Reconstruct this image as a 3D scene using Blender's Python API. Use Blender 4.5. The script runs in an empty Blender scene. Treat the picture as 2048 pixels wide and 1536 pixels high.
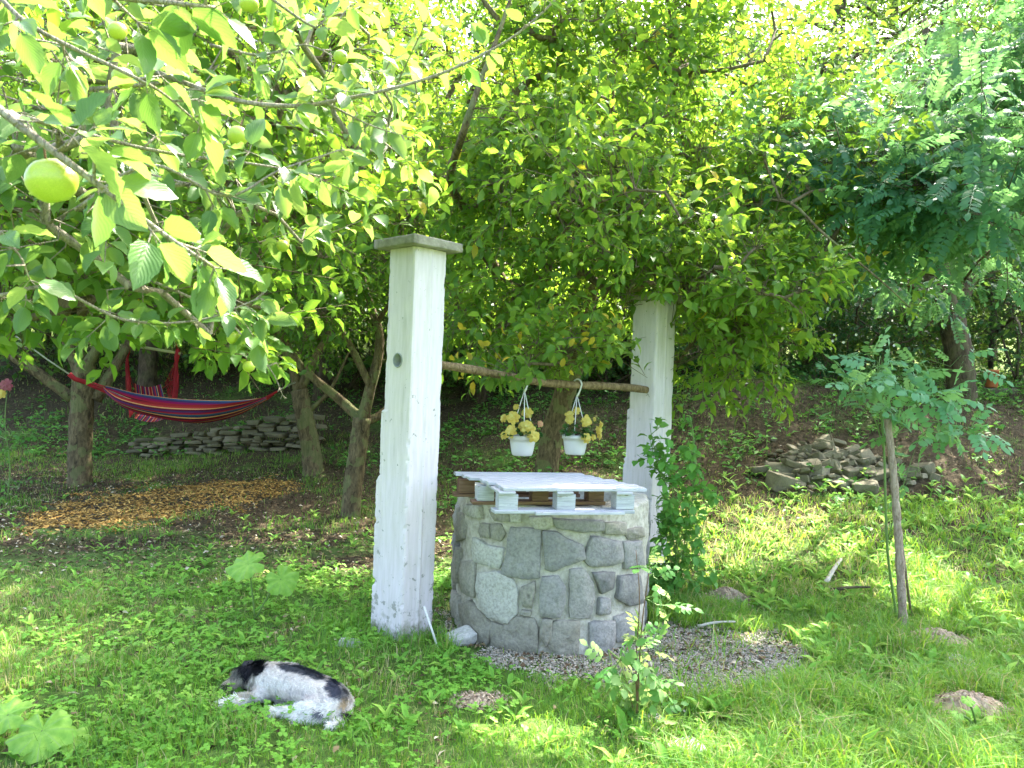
import bpy, bmesh, math, random
import numpy as np
from mathutils import Vector, Matrix, Quaternion, noise as mnoise
random.seed(7)
R = np.random.RandomState(11)
SC = bpy.context.scene
COL = SC.collection
PI = math.pi

# ------------------------------------------------------------------ camera, sky, sun, exposure
CAM = Vector((0.0, 0.0, 1.6))
FPX = 1538.0
ROLL = 0.038
cd = bpy.data.cameras.new('camera'); cam = bpy.data.objects.new('camera', cd); COL.objects.link(cam)
cd.sensor_width = 36.0; cd.lens = FPX / 2048 * 36.0
cd.clip_start = 0.05; cd.clip_end = 1500
cam.matrix_world = Matrix.Translation(CAM) @ Matrix.Rotation(math.radians(90), 4, 'X') @ Matrix.Rotation(-ROLL, 4, 'Z').inverted()
cd.dof.use_dof = True; cd.dof.focus_distance = 5.2; cd.dof.aperture_fstop = 11
SC.camera = cam
SUNDIR = Vector((0.50, 0.80, 1.22)).normalized()
W = bpy.data.worlds.new('World'); SC.world = W; W.use_nodes = True
nt = W.node_tree; nt.nodes.clear()
o_ = nt.nodes.new('ShaderNodeOutputWorld'); b_ = nt.nodes.new('ShaderNodeBackground'); s_ = nt.nodes.new('ShaderNodeTexSky')
s_.sky_type = 'NISHITA'; s_.sun_disc = False
s_.sun_elevation = math.asin(SUNDIR.z); s_.sun_rotation = math.atan2(SUNDIR.x, SUNDIR.y)
s_.air_density = 1.0; s_.dust_density = 5.0; s_.ozone_density = 1.0
nt.links.new(s_.outputs[0], b_.inputs[0]); nt.links.new(b_.outputs[0], o_.inputs[0])
b_.inputs[1].default_value = 0.15
sl = bpy.data.lights.new('sun', 'SUN'); so = bpy.data.objects.new('sun', sl); COL.objects.link(so)
sl.energy = 3.7; sl.angle = math.radians(0.53); sl.color = (1.0, 0.95, 0.86)
so.rotation_euler = (-SUNDIR).to_track_quat('-Z', 'Y').to_euler(); so.location = (6, 10, 20)
SC.view_settings.view_transform = 'Standard'; SC.view_settings.look = 'None'
SC.view_settings.exposure = 3.05; SC.view_settings.gamma = 1.0
SC.view_settings.use_curve_mapping = False
SC.render.engine = 'CYCLES'
SC.cycles.max_bounces = 10; SC.cycles.diffuse_bounces = 6; SC.cycles.transmission_bounces = 6
SC.cycles.transparent_max_bounces = 4; SC.cycles.sample_clamp_indirect = 6.0

# ------------------------------------------------------------------ helpers
RIGHT = Vector((math.cos(ROLL), 0, math.sin(ROLL))); UP = Vector((-math.sin(ROLL), 0, math.cos(ROLL))); FWD = Vector((0, 1, 0))
def P(px, py, d):
    return CAM + RIGHT * ((px - 1024) / FPX * d) + UP * ((768 - py) / FPX * d) + FWD * d
def proj(A):
    A = np.asarray(A, float) - np.array(CAM)
    d = np.maximum(A[..., 1], 1e-3)
    xr = A @ np.array(RIGHT); yu = A @ np.array(UP)
    return 1024 + xr / d * FPX, 768 - yu / d * FPX, A[..., 1]

TX = np.array([-7.0, -1.2, 1.0, 3.6])
TY = [([0, 10.5, 12.5, 17.5, 24, 45, 90, 300], [0, .04, .18, 2.0, 2.5, 7.5, 22, 70]),
      ([0, 8.5, 10.5, 13, 16, 24, 45, 90, 300], [0, .03, .2, .95, 1.8, 2.4, 7.5, 22, 70]),
      ([0, 6.8, 9.5, 12, 14, 24, 45, 90, 300], [0, .03, .47, 1.2, 1.7, 2.4, 7.5, 22, 70]),
      ([0, 5.4, 7, 8.6, 10, 11, 12, 24, 45, 90, 300], [0, .0, .2, .5, 1.25, 1.74, 1.9, 2.6, 7.0, 20, 66])]
def hsh(ix, iy, s=0):
    h = (ix.astype(np.int64) * 374761393 + iy.astype(np.int64) * 668265263 + s * 974634777) & 0x7fffffff
    h = ((h ^ (h >> 13)) * 1274126177) & 0x7fffffff
    return ((h ^ (h >> 16)) & 0xffff) / 65535.0
def vnoise(x, y, s=0):
    x = np.asarray(x, float); y = np.asarray(y, float)
    ix = np.floor(x); iy = np.floor(y); fx = x - ix; fy = y - iy
    fx = fx * fx * (3 - 2 * fx); fy = fy * fy * (3 - 2 * fy)
    a = hsh(ix, iy, s); b = hsh(ix + 1, iy, s); c = hsh(ix, iy + 1, s); d = hsh(ix + 1, iy + 1, s)
    return (a * (1 - fx) + b * fx) * (1 - fy) + (c * (1 - fx) + d * fx) * fy
def fbm(x, y, s=0, o=3):
    t = 0; a = .5; n = 0
    for i in range(o):
        t = t + a * vnoise(x * 2 ** i, y * 2 ** i, s + i); n += a; a *= .5
    return t / n
def TZ(x, y):
    x = np.asarray(x, float); y = np.asarray(y, float)
    zs = [np.interp(y + (fbm(x * .5, y * .5, 3) - .5) * 1.0 * np.clip((y - 5) / 3, 0, 1), yy, zz) for yy, zz in TY]
    u = np.interp(x, TX, np.arange(len(TX))); i = np.clip(np.floor(u).astype(int), 0, len(TX) - 2)
    f = u - i; f = f * f * (3 - 2 * f)
    Z = np.stack(zs); idx = np.indices(x.shape)
    z0 = np.take_along_axis(Z, i[None], 0)[0]; z1 = np.take_along_axis(Z, (i + 1)[None], 0)[0]
    z = z0 * (1 - f) + z1 * f
    return z + (fbm(x * 1.7, y * 1.7, 9) - .5) * .06 * np.clip((y - 3) / 3, .3, 1.5)
def tz(x, y):
    return float(TZ(np.array([x]), np.array([y]))[0])
def G(px, py):
    d0 = RIGHT * ((px - 1024) / FPX) + UP * ((768 - py) / FPX) + FWD
    t = np.linspace(1.5, 60, 6000)
    x = CAM.x + d0.x * t; y = CAM.y + d0.y * t; z = CAM.z + d0.z * t
    hit = np.nonzero(z <= TZ(x, y))[0]
    k = hit[0] if len(hit) else len(t) - 1
    return Vector((x[k], y[k], tz(x[k], y[k])))

def tag(o, label=None, cat=None, group=None, kind=None):
    if label: o['label'] = label
    if cat: o['category'] = cat
    if group: o['group'] = group
    if kind: o['kind'] = kind
    return o
def empty(name, loc, label, cat, group=None):
    o = bpy.data.objects.new(name, None); COL.objects.link(o); o.location = loc
    o.empty_display_size = .1
    return tag(o, label, cat, group)
def link(name, me, parent=None, loc=None, m=None):
    o = bpy.data.objects.new(name, me); COL.objects.link(o)
    if m is not None and not me.materials: me.materials.append(m)
    if parent is not None:
        o.parent = parent
        # geometry handed over in world space unless loc is given
        if loc is None:
            o.matrix_parent_inverse = Matrix.Translation(parent.location).inverted()
        else:
            o.location = loc
    elif loc is not None: o.location = loc
    return o
def np_mesh(name, V, F, mats, tint=None, uv=None, smooth=True, quads=False):
    V = np.ascontiguousarray(V, np.float32); F = np.ascontiguousarray(F, np.int32)
    me = bpy.data.meshes.new(name); k = F.shape[1]
    me.vertices.add(len(V)); me.vertices.foreach_set('co', V.ravel())
    me.loops.add(F.size); me.loops.foreach_set('vertex_index', F.ravel())
    me.polygons.add(len(F)); me.polygons.foreach_set('loop_start', np.arange(0, F.size, k, dtype=np.int32))
    me.polygons.foreach_set('loop_total', np.full(len(F), k, np.int32))
    me.polygons.foreach_set('use_smooth', np.full(len(F), smooth))
    if uv is not None:
        l = me.uv_layers.new(name='UVMap'); l.data.foreach_set('uv', np.ascontiguousarray(uv[F.ravel()], np.float32).ravel())
    if tint is not None:
        a = me.attributes.new('tint', 'FLOAT', 'POINT'); a.data.foreach_set('value', np.ascontiguousarray(tint, np.float32))
    for m in (mats if isinstance(mats, (list, tuple)) else [mats]): me.materials.append(m)
    me.update(calc_edges=True); me.validate()
    return me
class Soup:
    def __init__(s): s.V = []; s.F = []; s.T = []; s.U = []; s.n = 0
    def add(s, V, F, T=None, U=None):
        V = np.asarray(V, float); F = np.asarray(F, int)
        s.V.append(V); s.F.append(F + s.n); s.n += len(V)
        s.T.append(np.full(len(V), .5) if T is None else np.broadcast_to(T, (len(V),)))
        s.U.append(np.zeros((len(V), 2)) if U is None else U)
    def mesh(s, name, m, smooth=True):
        return np_mesh(name, np.concatenate(s.V), np.concatenate(s.F), m, np.concatenate(s.T), np.concatenate(s.U), smooth)
    def tris(s): return sum(len(f) for f in s.F)
def norm(a):
    return a / np.maximum(np.linalg.norm(a, axis=-1, keepdims=True), 1e-9)
def tube(soup, pts, rad, n=6, tint=.5, wob=0.0, cap=True):
    pts = np.array([tuple(p) for p in pts], float); m = len(pts)
    rad = np.broadcast_to(np.asarray(rad, float), (m,))
    tan = norm(np.gradient(pts, axis=0))
    ref = np.array([0, 0, 1.]) if abs(tan[0][2]) < .9 else np.array([1., 0, 0])
    u = norm(np.cross(tan, ref)); 
    for i in range(1, m):
        w = u[i - 1] - tan[i] * np.dot(u[i - 1], tan[i]); u[i] = w / max(np.linalg.norm(w), 1e-9)
    v = np.cross(tan, u)
    a = np.arange(n) * 2 * PI / n
    rr = rad[:, None] * (1 + wob * (R.rand(m, n) - .5))
    V = pts[:, None] + rr[..., None] * (np.cos(a)[None, :, None] * u[:, None] + np.sin(a)[None, :, None] * v[:, None])
    V = V.reshape(-1, 3); F = []
    for i in range(m - 1):
        for j in range(n):
            k = (j + 1) % n; p, q, r_, s2 = i * n + j, i * n + k, (i + 1) * n + k, (i + 1) * n + j
            F += [(p, q, r_), (p, r_, s2)]
    if cap:
        for i0 in (0, (m - 1) * n):
            for j in range(1, n - 1): F.append((i0, i0 + j, i0 + j + 1) if i0 else (i0, i0 + j + 1, i0 + j))
    L = np.concatenate([[0], np.cumsum(np.linalg.norm(np.diff(pts, axis=0), axis=1))])
    U = np.stack([np.tile(np.arange(n) / n, m), np.repeat(L, n)], 1)
    soup.add(V, F, tint, U)
def spline(pts, k=6):
    pts = [np.array(tuple(p), float) for p in pts]
    if len(pts) < 3: return [pts[0] + (pts[1] - pts[0]) * t for t in np.linspace(0, 1, k + 1)]
    e = [2 * pts[0] - pts[1]] + pts + [2 * pts[-1] - pts[-2]]; out = []
    for i in range(1, len(e) - 2):
        for j in range(k):
            t = j / k
            out.append(.5 * ((2 * e[i]) + (-e[i - 1] + e[i + 1]) * t + (2 * e[i - 1] - 5 * e[i] + 4 * e[i + 1] - e[i + 2]) * t ** 2 + (-e[i - 1] + 3 * e[i] - 3 * e[i + 1] + e[i + 2]) * t ** 3))
    out.append(pts[-1]); return out
def sticks(soup, A, B, r, tint=.5):
    """many thin three-sided sticks A->B at once"""
    A = np.asarray(A, float); B = np.asarray(B, float); N = len(A)
    if N == 0: return
    t = norm(B - A); ref = np.where(np.abs(t[:, 2:3]) < .9, [[0, 0, 1.]], [[1., 0, 0]])
    u = norm(np.cross(t, ref)); v = np.cross(t, u); r = np.broadcast_to(r, (N,))
    V = []
    for base, k in ((A, 1.0), (B, .55)):
        for j in range(3):
            a = j * 2 * PI / 3; V.append(base + (r * k)[:, None] * (math.cos(a) * u + math.sin(a) * v))
    V = np.stack(V, 1).reshape(-1, 3)
    f = np.array([(0, 1, 4), (0, 4, 3), (1, 2, 5), (1, 5, 4), (2, 0, 3), (2, 3, 5)])
    soup.add(V, (f[None] + (np.arange(N) * 6)[:, None, None]).reshape(-1, 3), tint)
def box_bm(bm, sx, sy, sz, M=None, bev=0):
    r = bmesh.ops.create_cube(bm, size=1, matrix=(M or Matrix()) @ Matrix.Diagonal((sx, sy, sz, 1)))
    if bev: bmesh.ops.bevel(bm, geom=list({e for v in r['verts'] for e in v.link_edges}), offset=bev, segments=1, affect='EDGES', profile=.5)
def bm_mesh(name, bm, m, smooth=False):
    me = bpy.data.meshes.new(name); bm.to_mesh(me); bm.free()
    if m: me.materials.append(m)
    me.polygons.foreach_set('use_smooth', [smooth] * len(me.polygons)); return me
def applied(o, name):
    dg = bpy.context.evaluated_depsgraph_get(); dg.update()
    me = bpy.data.meshes.new_from_object(o.evaluated_get(dg)); me.name = name; return me

# ------------------------------------------------------------------ materials
class NB:
    def __init__(s, name):
        s.m = bpy.data.materials.new(name); s.m.use_nodes = True; s.t = s.m.node_tree; s.t.nodes.clear()
        s.out = s.t.nodes.new('ShaderNodeOutputMaterial')
    def n(s, ty, ins=None, **kw):
        nd = s.t.nodes.new('ShaderNode' + ty)
        for k, v in kw.items(): setattr(nd, k, v)
        for k, v in (ins or {}).items():
            if isinstance(v, bpy.types.NodeSocket): s.t.links.new(v, nd.inputs[k])
            else: nd.inputs[k].default_value = v
        return nd
    def ramp(s, fac, stops, interp='LINEAR'):
        r = s.n('ValToRGB', {0: fac}); cr = r.color_ramp; cr.interpolation = interp
        while len(cr.elements) < len(stops): cr.elements.new(.5)
        for e, (p, c) in zip(cr.elements, stops):
            e.position = p; e.color = (*c, 1) if len(c) == 3 else c
        return r.outputs[0]
    def noise(s, vec, scale, detail=4, rough=.55, dist=0):
        return s.n('TexNoise', {'Vector': vec, 'Scale': scale, 'Detail': detail, 'Roughness': rough, 'Distortion': dist}).outputs[0]
    def mix(s, f, a, b, mode='MIX'):
        nd = s.t.nodes.new('ShaderNodeMix'); nd.data_type = 'RGBA'; nd.blend_type = mode
        for k, v in ((0, f), (6, a), (7, b)):
            if isinstance(v, bpy.types.NodeSocket): s.t.links.new(v, nd.inputs[k])
            else: nd.inputs[k].default_value = v if not isinstance(v, tuple) or len(v) == 4 else (*v, 1)
        return nd.outputs[2]
    def math(s, op, a, b=0.0):
        nd = s.n('Math', {0: a, 1: b}, operation=op); return nd.outputs[0]
    def bump(s, h, strength=.4, dist=.01, nrm=None):
        d = {'Height': h, 'Strength': strength, 'Distance': dist}
        if nrm: d['Normal'] = nrm
        return s.n('Bump', d).outputs[0]
    def prin(s, col, rough=.8, nrm=None, spec=.3, **k):
        d = {'Base Color': col if isinstance(col, bpy.types.NodeSocket) else (*col, 1), 'Roughness': rough, 'Specular IOR Level': spec}
        if nrm: d['Normal'] = nrm
        d.update(k); return s.n('BsdfPrincipled', d).outputs[0]
    def done(s, sh): s.t.links.new(sh, s.out.inputs[0]); return s.m
def pos(b): return b.n('NewGeometry').outputs['Position']
def objc(b): return b.n('TexCoord').outputs['Object']

def leaf_mat(name, top, trans, tfac=.42, rough=.5, attr=True, veins=False, spec=.22):
    """top / trans: ramp stops over the per-leaf tint"""
    b = NB(name)
    t = b.n('Attribute', attribute_name='tint').outputs['Fac'] if attr else b.n('ObjectInfo').outputs['Random']
    c = b.ramp(t, top); tr = b.ramp(t, trans)
    nrm = None
    if veins:
        uv = b.n('TexCoord').outputs['UV']; sp = b.n('SeparateXYZ', {0: uv})
        ax = b.math('ABSOLUTE', b.math('SUBTRACT', sp.outputs[0], .5))
        mid = b.math('LESS_THAN', ax, .02)
        w = b.math('SINE', b.math('MULTIPLY', b.math('SUBTRACT', sp.outputs[1], b.math('MULTIPLY', ax, .9)), 56.0))
        side = b.math('GREATER_THAN', w, .86)
        vein = b.math('MAXIMUM', mid, b.math('MULTIPLY', side, .55))
        n1 = b.noise(b.n('TexCoord').outputs['Object'], 60, 2)
        c = b.mix(b.math('MULTIPLY', vein, .55), c, (.22, .36, .10)); c = b.mix(b.math('MULTIPLY', n1, .35), c, (.03, .10, .02))
        tr = b.mix(b.math('MULTIPLY', vein, .5), tr, (.16, .30, .05))
        nrm = b.bump(b.math('SUBTRACT', b.math('MULTIPLY', w, .25), b.math('MULTIPLY', mid, 1.2)), .35, .0015)
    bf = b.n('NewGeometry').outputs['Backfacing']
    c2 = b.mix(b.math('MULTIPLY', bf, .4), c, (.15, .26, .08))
    p = b.prin(c2, rough, nrm, spec)
    d = {0: tr}
    if nrm: d['Normal'] = nrm
    ts = b.n('BsdfTranslucent', d).outputs[0]
    return b.done(b.n('MixShader', {0: tfac, 1: p, 2: ts}).outputs[0])

M = {}
M['apple_leaf'] = leaf_mat('apple_leaf', [(0, (.028, .085, .012)), (.5, (.065, .155, .02)), (.85, (.12, .215, .03)), (.955, (.17, .25, .035)), (.975, (.45, .34, .03)), (1, (.30, .15, .03))],
                           [(0, (.16, .34, .03)), (.6, (.25, .43, .03)), (.95, (.42, .56, .05)), (.98, (.8, .62, .04)), (1, (.5, .25, .04))], tfac=.5)
M['near_leaf'] = leaf_mat('near_apple_leaf', [(0, (.05, .125, .025)), (.5, (.09, .19, .04)), (1, (.17, .27, .08))],
                          [(0, (.16, .34, .04)), (1, (.40, .54, .10))], attr=False, veins=True, rough=.38, tfac=.36, spec=.4)
M['near_leaf_small'] = leaf_mat('near_bough_leaf', [(0, (.035, .10, .02)), (.5, (.07, .16, .03)), (1, (.15, .25, .07))],
                          [(0, (.16, .34, .04)), (1, (.42, .56, .12))], veins=True, rough=.42, tfac=.38, spec=.3)
M['locust_leaf'] = leaf_mat('locust_leaf', [(0, (.03, .10, .045)), (.6, (.06, .17, .08)), (1, (.13, .24, .10))], [(0, (.11, .30, .09)), (1, (.26, .46, .12))], rough=.45)
M['sapling_leaf'] = leaf_mat('sapling_leaf', [(0, (.06, .19, .08)), (.6, (.13, .31, .15)), (1, (.30, .44, .26))], [(0, (.16, .40, .10)), (1, (.36, .58, .18))])
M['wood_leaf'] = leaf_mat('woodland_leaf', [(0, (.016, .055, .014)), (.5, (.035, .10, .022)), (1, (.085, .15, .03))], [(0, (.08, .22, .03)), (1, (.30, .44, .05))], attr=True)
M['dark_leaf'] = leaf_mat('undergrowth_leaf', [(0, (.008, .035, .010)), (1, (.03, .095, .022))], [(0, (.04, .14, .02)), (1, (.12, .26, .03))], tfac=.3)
M['vine_leaf'] = leaf_mat('vine_leaf', [(0, (.045, .17, .03)), (1, (.15, .36, .06))], [(0, (.12, .36, .04)), (1, (.3, .55, .08))], tfac=.35)
M['rose_leaf'] = leaf_mat('rose_leaf', [(0, (.04, .15, .03)), (.75, (.09, .25, .05)), (1, (.34, .42, .16))], [(0, (.12, .36, .05)), (1, (.5, .6, .2))], tfac=.35)
M['clover_leaf'] = leaf_mat('clover_leaf', [(0, (.07, .22, .022)), (.6, (.17, .40, .045)), (1, (.36, .56, .085))], [(0, (.25, .50, .08)), (1, (.5, .70, .16))], tfac=.35)
M['broad_leaf'] = leaf_mat('broad_weed_leaf', [(0, (.10, .24, .04)), (1, (.2, .38, .08))], [(0, (.25, .5, .08)), (1, (.4, .66, .14))], tfac=.4, attr=True, veins=True)
M['grass'] = leaf_mat('grass_blade', [(0, (.06, .18, .02)), (.45, (.14, .34, .035)), (.72, (.28, .45, .05)), (.8, (.40, .36, .13)), (1, (.60, .52, .29))],
                      [(0, (.16, .38, .03)), (.5, (.34, .56, .04)), (.72, (.5, .62, .06)), (.8, (.45, .42, .12)), (1, (.5, .42, .2))], tfac=.38, rough=.55, spec=.3)
M['begonia_leaf'] = leaf_mat('begonia_leaf', [(0, (.012, .05, .014)), (1, (.04, .12, .025))], [(0, (.05, .15, .02)), (1, (.1, .25, .03))], tfac=.2, rough=.35)
M['petal'] = leaf_mat('yellow_petal', [(0, (.80, .50, .06)), (.5, (.88, .66, .13)), (1, (.90, .76, .26))], [(0, (.9, .65, .2)), (1, (.9, .85, .45))], tfac=.2, rough=.6)
M['peach'] = leaf_mat('peach_petal', [(0, (.75, .30, .18)), (1, (.85, .48, .3))], [(0, (.8, .3, .15)), (1, (.9, .5, .3))], tfac=.3, rough=.6)
M['pink'] = leaf_mat('magenta_petal', [(0, (.35, .01, .10)), (1, (.5, .03, .18))], [(0, (.5, .02, .15)), (1, (.6, .05, .2))], tfac=.3, rough=.6)

def bark(name, dark, light, sc=22, green=.0):
    b = NB(name); uv = b.n('TexCoord').outputs['UV']; p = pos(b)
    mp = b.n('Mapping', {0: p}); mp.inputs['Scale'].default_value = (1, 1, .35)
    n1 = b.noise(mp.outputs[0], sc, 6, .7, .6); n2 = b.noise(p, 5, 3)
    vo = b.n('TexVoronoi', {'Vector': mp.outputs[0], 'Scale': sc * 1.6}, feature='DISTANCE_TO_EDGE').outputs[0]
    c = b.ramp(n1, [(.32, dark), (.7, light)])
    c = b.mix(b.math('MULTIPLY', b.math('GREATER_THAN', n2, .52), green), c, (.16, .19, .07))
    h = b.math('ADD', n1, b.math('MULTIPLY', b.math('MINIMUM', vo, .12), 3.0))
    return b.done(b.prin(c, .9, b.bump(h, .9, .012), .15))
M['bark'] = bark('apple_bark', (.035, .026, .015), (.23, .18, .095), 22, .5)
M['bark_dark'] = bark('old_bark', (.03, .022, .015), (.15, .11, .075), 14, .15)
M['twig'] = bark('twig_bark', (.09, .065, .04), (.26, .21, .13), 40)
M['twig_grey'] = bark('young_twig_bark', (.20, .17, .12), (.42, .38, .28), 60)
M['pole'] = bark('pole_bark', (.10, .065, .032), (.40, .29, .16), 30)
M['stake'] = bark('stake_bark', (.20, .14, .095), (.52, .42, .32), 40)
def simple(name, col, rough=.6, spec=.4, nsc=0, nd=(0, 0, 0), bs=.3, bd=.003, nfac=.5, **k):
    b = NB(name)
    if not nsc: return b.done(b.prin(col, rough, None, spec, **k))
    n = b.noise(objc(b), nsc, 5, .6)
    c = b.mix(b.ramp(n, [(.35, (0, 0, 0)), (.7, (nfac,) * 3)]), (*col, 1), (*nd, 1))
    return b.done(b.prin(c, rough, b.bump(n, bs, bd), spec, **k))
M['green_stem'] = simple('green_stem', (.13, .22, .05), .6)
M['brown_stem'] = simple('brown_stem', (.16, .085, .045), .7)
def apple_mat():
    b = NB('green_apple_skin'); p = objc(b); n = b.noise(p, 30, 3)
    v = b.n('TexVoronoi', {'Vector': p, 'Scale': 260.0}).outputs[0]
    c = b.mix(b.math('MULTIPLY', b.math('GREATER_THAN', b.noise(p, 3.2, 5, .7), .62), .35), b.mix(b.math('MULTIPLY', b.math('LESS_THAN', b.n('TexVoronoi', {'Vector': p, 'Scale': 14.0}).outputs[0], .09), .6), b.ramp(n, [(.3, (.28, .38, .03)), (.7, (.46, .52, .06))]), (.22, .20, .06)), (.42, .36, .08))
    return b.done(b.prin(c, .32, None, .5, **{'Subsurface Weight': .1, 'Subsurface Radius': (.02, .02, .005)}))
M['apple'] = apple_mat()
def white_paint(name='white_masonry_paint', wear=True):
    b = NB(name); p = pos(b); sz = b.n('SeparateXYZ', {0: p}).outputs[2]
    mp = b.n('Mapping', {0: p}); mp.inputs['Scale'].default_value = (1, 1, .12)
    streak = b.noise(mp.outputs[0], 40, 5, .6); fine = b.noise(p, 140, 4, .6); big = b.noise(p, 4, 3)
    c = b.ramp(streak, [(.25, (.59, .53, .52)), (.65, (.72, .645, .675))])
    c = b.mix(b.math('MULTIPLY', b.ramp(big, [(.45, (0, 0, 0)), (.8, (1, 1, 1))]), .25), c, (.60, .58, .50))
    pit = b.n('TexVoronoi', {'Vector': p, 'Scale': 38.0}).outputs[0]
    pits = b.math('MULTIPLY', b.math('LESS_THAN', pit, .10), b.math('GREATER_THAN', b.noise(p, 9, 2), .52))
    c = b.mix(b.math('MULTIPLY', pits, .6), c, (.30, .29, .26))
    low = b.n('MapRange', {0: sz, 1: .62, 2: .0, 3: 0.0, 4: .13}).outputs[0]
    fl = b.math('GREATER_THAN', b.math('ADD', b.noise(p, 16, 5, .65), low), .665)
    c = b.mix(b.math('MULTIPLY', fl, .85), c, (.30, .29, .255))
    lowd = b.n('MapRange', {0: sz, 1: .30, 2: .02, 3: 0.0, 4: .42}).outputs[0]
    dirt = b.ramp(b.math('ADD', b.noise(p, 11, 5, .7), lowd), [(.72, (0, 0, 0)), (.95, (.8, .8, .8))])
    c = b.mix(dirt, c, (.20, .19, .11))
    rs = b.math('MULTIPLY', b.ramp(b.noise(mp.outputs[0], 16, 4, .6), [(.56, (0, 0, 0)), (.72, (1, 1, 1))]), .35)
    c = b.mix(rs, c, (.42, .40, .34))
    h = b.math('SUBTRACT', b.math('ADD', b.math('MULTIPLY', streak, .22), b.math('MULTIPLY', fine, .5)), b.math('ADD', pits, b.math('MULTIPLY', fl, .5)))
    return b.done(b.prin(c, .8, b.bump(h, .55, .004), .3))
M['paint'] = white_paint()
def concrete(name, a, c2, moss=.5, sc=18):
    b = NB(name); p = pos(b); n1 = b.noise(p, sc, 6, .65); n2 = b.noise(p, 5, 4); n3 = b.noise(p, 120, 3)
    c = b.ramp(n1, [(.3, a), (.7, c2)])
    c = b.mix(b.math('MULTIPLY', b.ramp(n2, [(.5, (0, 0, 0)), (.75, (1, 1, 1))]), moss), c, (.15, .16, .07))
    return b.done(b.prin(c, .92, b.bump(b.math('ADD', n1, b.math('MULTIPLY', n3, .5)), .8, .008), .2))
M['cap'] = concrete('cap_concrete', (.20, .18, .14), (.40, .37, .30), .35)
M['mortar'] = concrete('mortar', (.30, .28, .22), (.58, .55, .46), .28, 26)
def stone_mat(name, cols, sc=9, bumpd=.012, vein=True, pale=(.42, .40, .34)):
    b = NB(name); oi = b.n('ObjectInfo').outputs['Random']; p = pos(b)
    n1 = b.noise(p, sc, 7, .65, .5); n2 = b.noise(p, 60, 4, .6)
    base = b.ramp(oi, cols, 'LINEAR')
    c = b.mix(b.ramp(n1, [(.3, (0, 0, 0)), (.72, (.55,) * 3)]), base, pale)
    c = b.mix(b.ramp(n2, [(.3, (.45,) * 3), (.6, (0, 0, 0))]), c, (.07, .065, .055))
    if vein:
        w = b.n('TexWave', {'Vector': p, 'Scale': 3.1, 'Distortion': 14.0, 'Detail': 2.0, 'Detail Scale': 1.2}, wave_type='BANDS').outputs[1]
        v = b.math('MULTIPLY', b.math('GREATER_THAN', w, .9955), b.math('GREATER_THAN', b.noise(p, 7, 1), .5))
        c = b.mix(b.math('MULTIPLY', v, .0), c, (.62, .62, .60))
    return b.done(b.prin(c, .85, b.bump(b.math('ADD', n1, b.math('MULTIPLY', n2, .35)), .9, bumpd), .3))
M['well_stone'] = stone_mat('well_stone', [(0, (.14, .138, .13)), (.3, (.19, .19, .188)), (.6, (.24, .238, .225)), (1, (.31, .295, .25))])
M['well_stone_tan'] = stone_mat('tan_well_stone', [(0, (.20, .18, .13)), (.5, (.25, .235, .175)), (1, (.31, .29, .23))], 11)
M['well_stone_pale'] = stone_mat('pale_well_stone', [(0, (.38, .365, .30)), (.5, (.45, .43, .35)), (1, (.52, .51, .45))])
M['wall_stone'] = stone_mat('dry_wall_stone', [(0, (.075, .068, .035)), (.5, (.13, .115, .06)), (.85, (.19, .165, .10)), (1, (.30, .26, .18))], 14, .01, False, (.24, .22, .13))
M['pale_stone'] = stone_mat('pale_stone', [(0, (.50, .50, .47)), (1, (.62, .60, .56))], 14, .006, False)
def board_mat(name, a, c2, wear):
    b = NB(name); oc = objc(b); mp = b.n('Mapping', {0: b.n('VectorMath', {0: oc, 1: b.n('CombineXYZ', {0: b.math('MULTIPLY', b.n('ObjectInfo').outputs['Random'], 37.0)}).outputs[0]}, operation='ADD').outputs[0]}); mp.inputs['Scale'].default_value = (.7, 12, 12)
    n = b.noise(mp.outputs[0], 9, 6, .7, .4); n2 = b.noise(oc, 40, 3)
    c = b.ramp(n, [(.3, a), (.62, c2)])
    c = b.mix(b.math('MULTIPLY', b.math('GREATER_THAN', b.math('ADD', n, b.math('MULTIPLY', n2, .3)), .79), wear), c, (.22, .19, .16))
    return b.done(b.prin(c, .75, b.bump(n, .6, .004), .3))
M['board_white'] = board_mat('white_painted_board', (.27, .275, .29), (.50, .505, .53), .95)
M['board_brown'] = board_mat('bare_pallet_wood', (.10, .055, .035), (.24, .14, .09), .3)
M['plastic'] = simple('white_plastic', (.66, .66, .64), .35, .5)
M['pipe'] = simple('grey_pipe', (.33, .34, .35), .5, .4, 30, (.2, .2, .2))
M['terracotta'] = simple('terracotta', (.50, .15, .055), .7, .3, 20, (.32, .11, .05))
M['soil'] = simple('potting_soil', (.05, .035, .022), .95, .1, 60, (.02, .015, .01), .8, .01)
M['mole'] = simple('crumbly_earth', (.46, .37, .26), .95, .1, 40, (.22, .16, .10), 1.0, .03, 1.0)
M['iron'] = simple('dark_iron', (.035, .03, .028), .6, .4, 20, (.10, .05, .03))
M['white_stick'] = simple('white_stick', (.62, .61, .56), .6, .3)
M['rope'] = simple('green_grey_rope', (.32, .34, .24), .8, .2, 60, (.2, .2, .14))
M['red_cord'] = simple('red_cord', (.30, .018, .022), .8, .2, 50, (.16, .01, .015))
M['bar'] = simple('pale_wooden_bar', (.34, .36, .17), .6, .3, 20, (.25, .22, .10))
M['straw'] = simple('bleached_stick', (.44, .41, .34), .7, .3)
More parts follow.
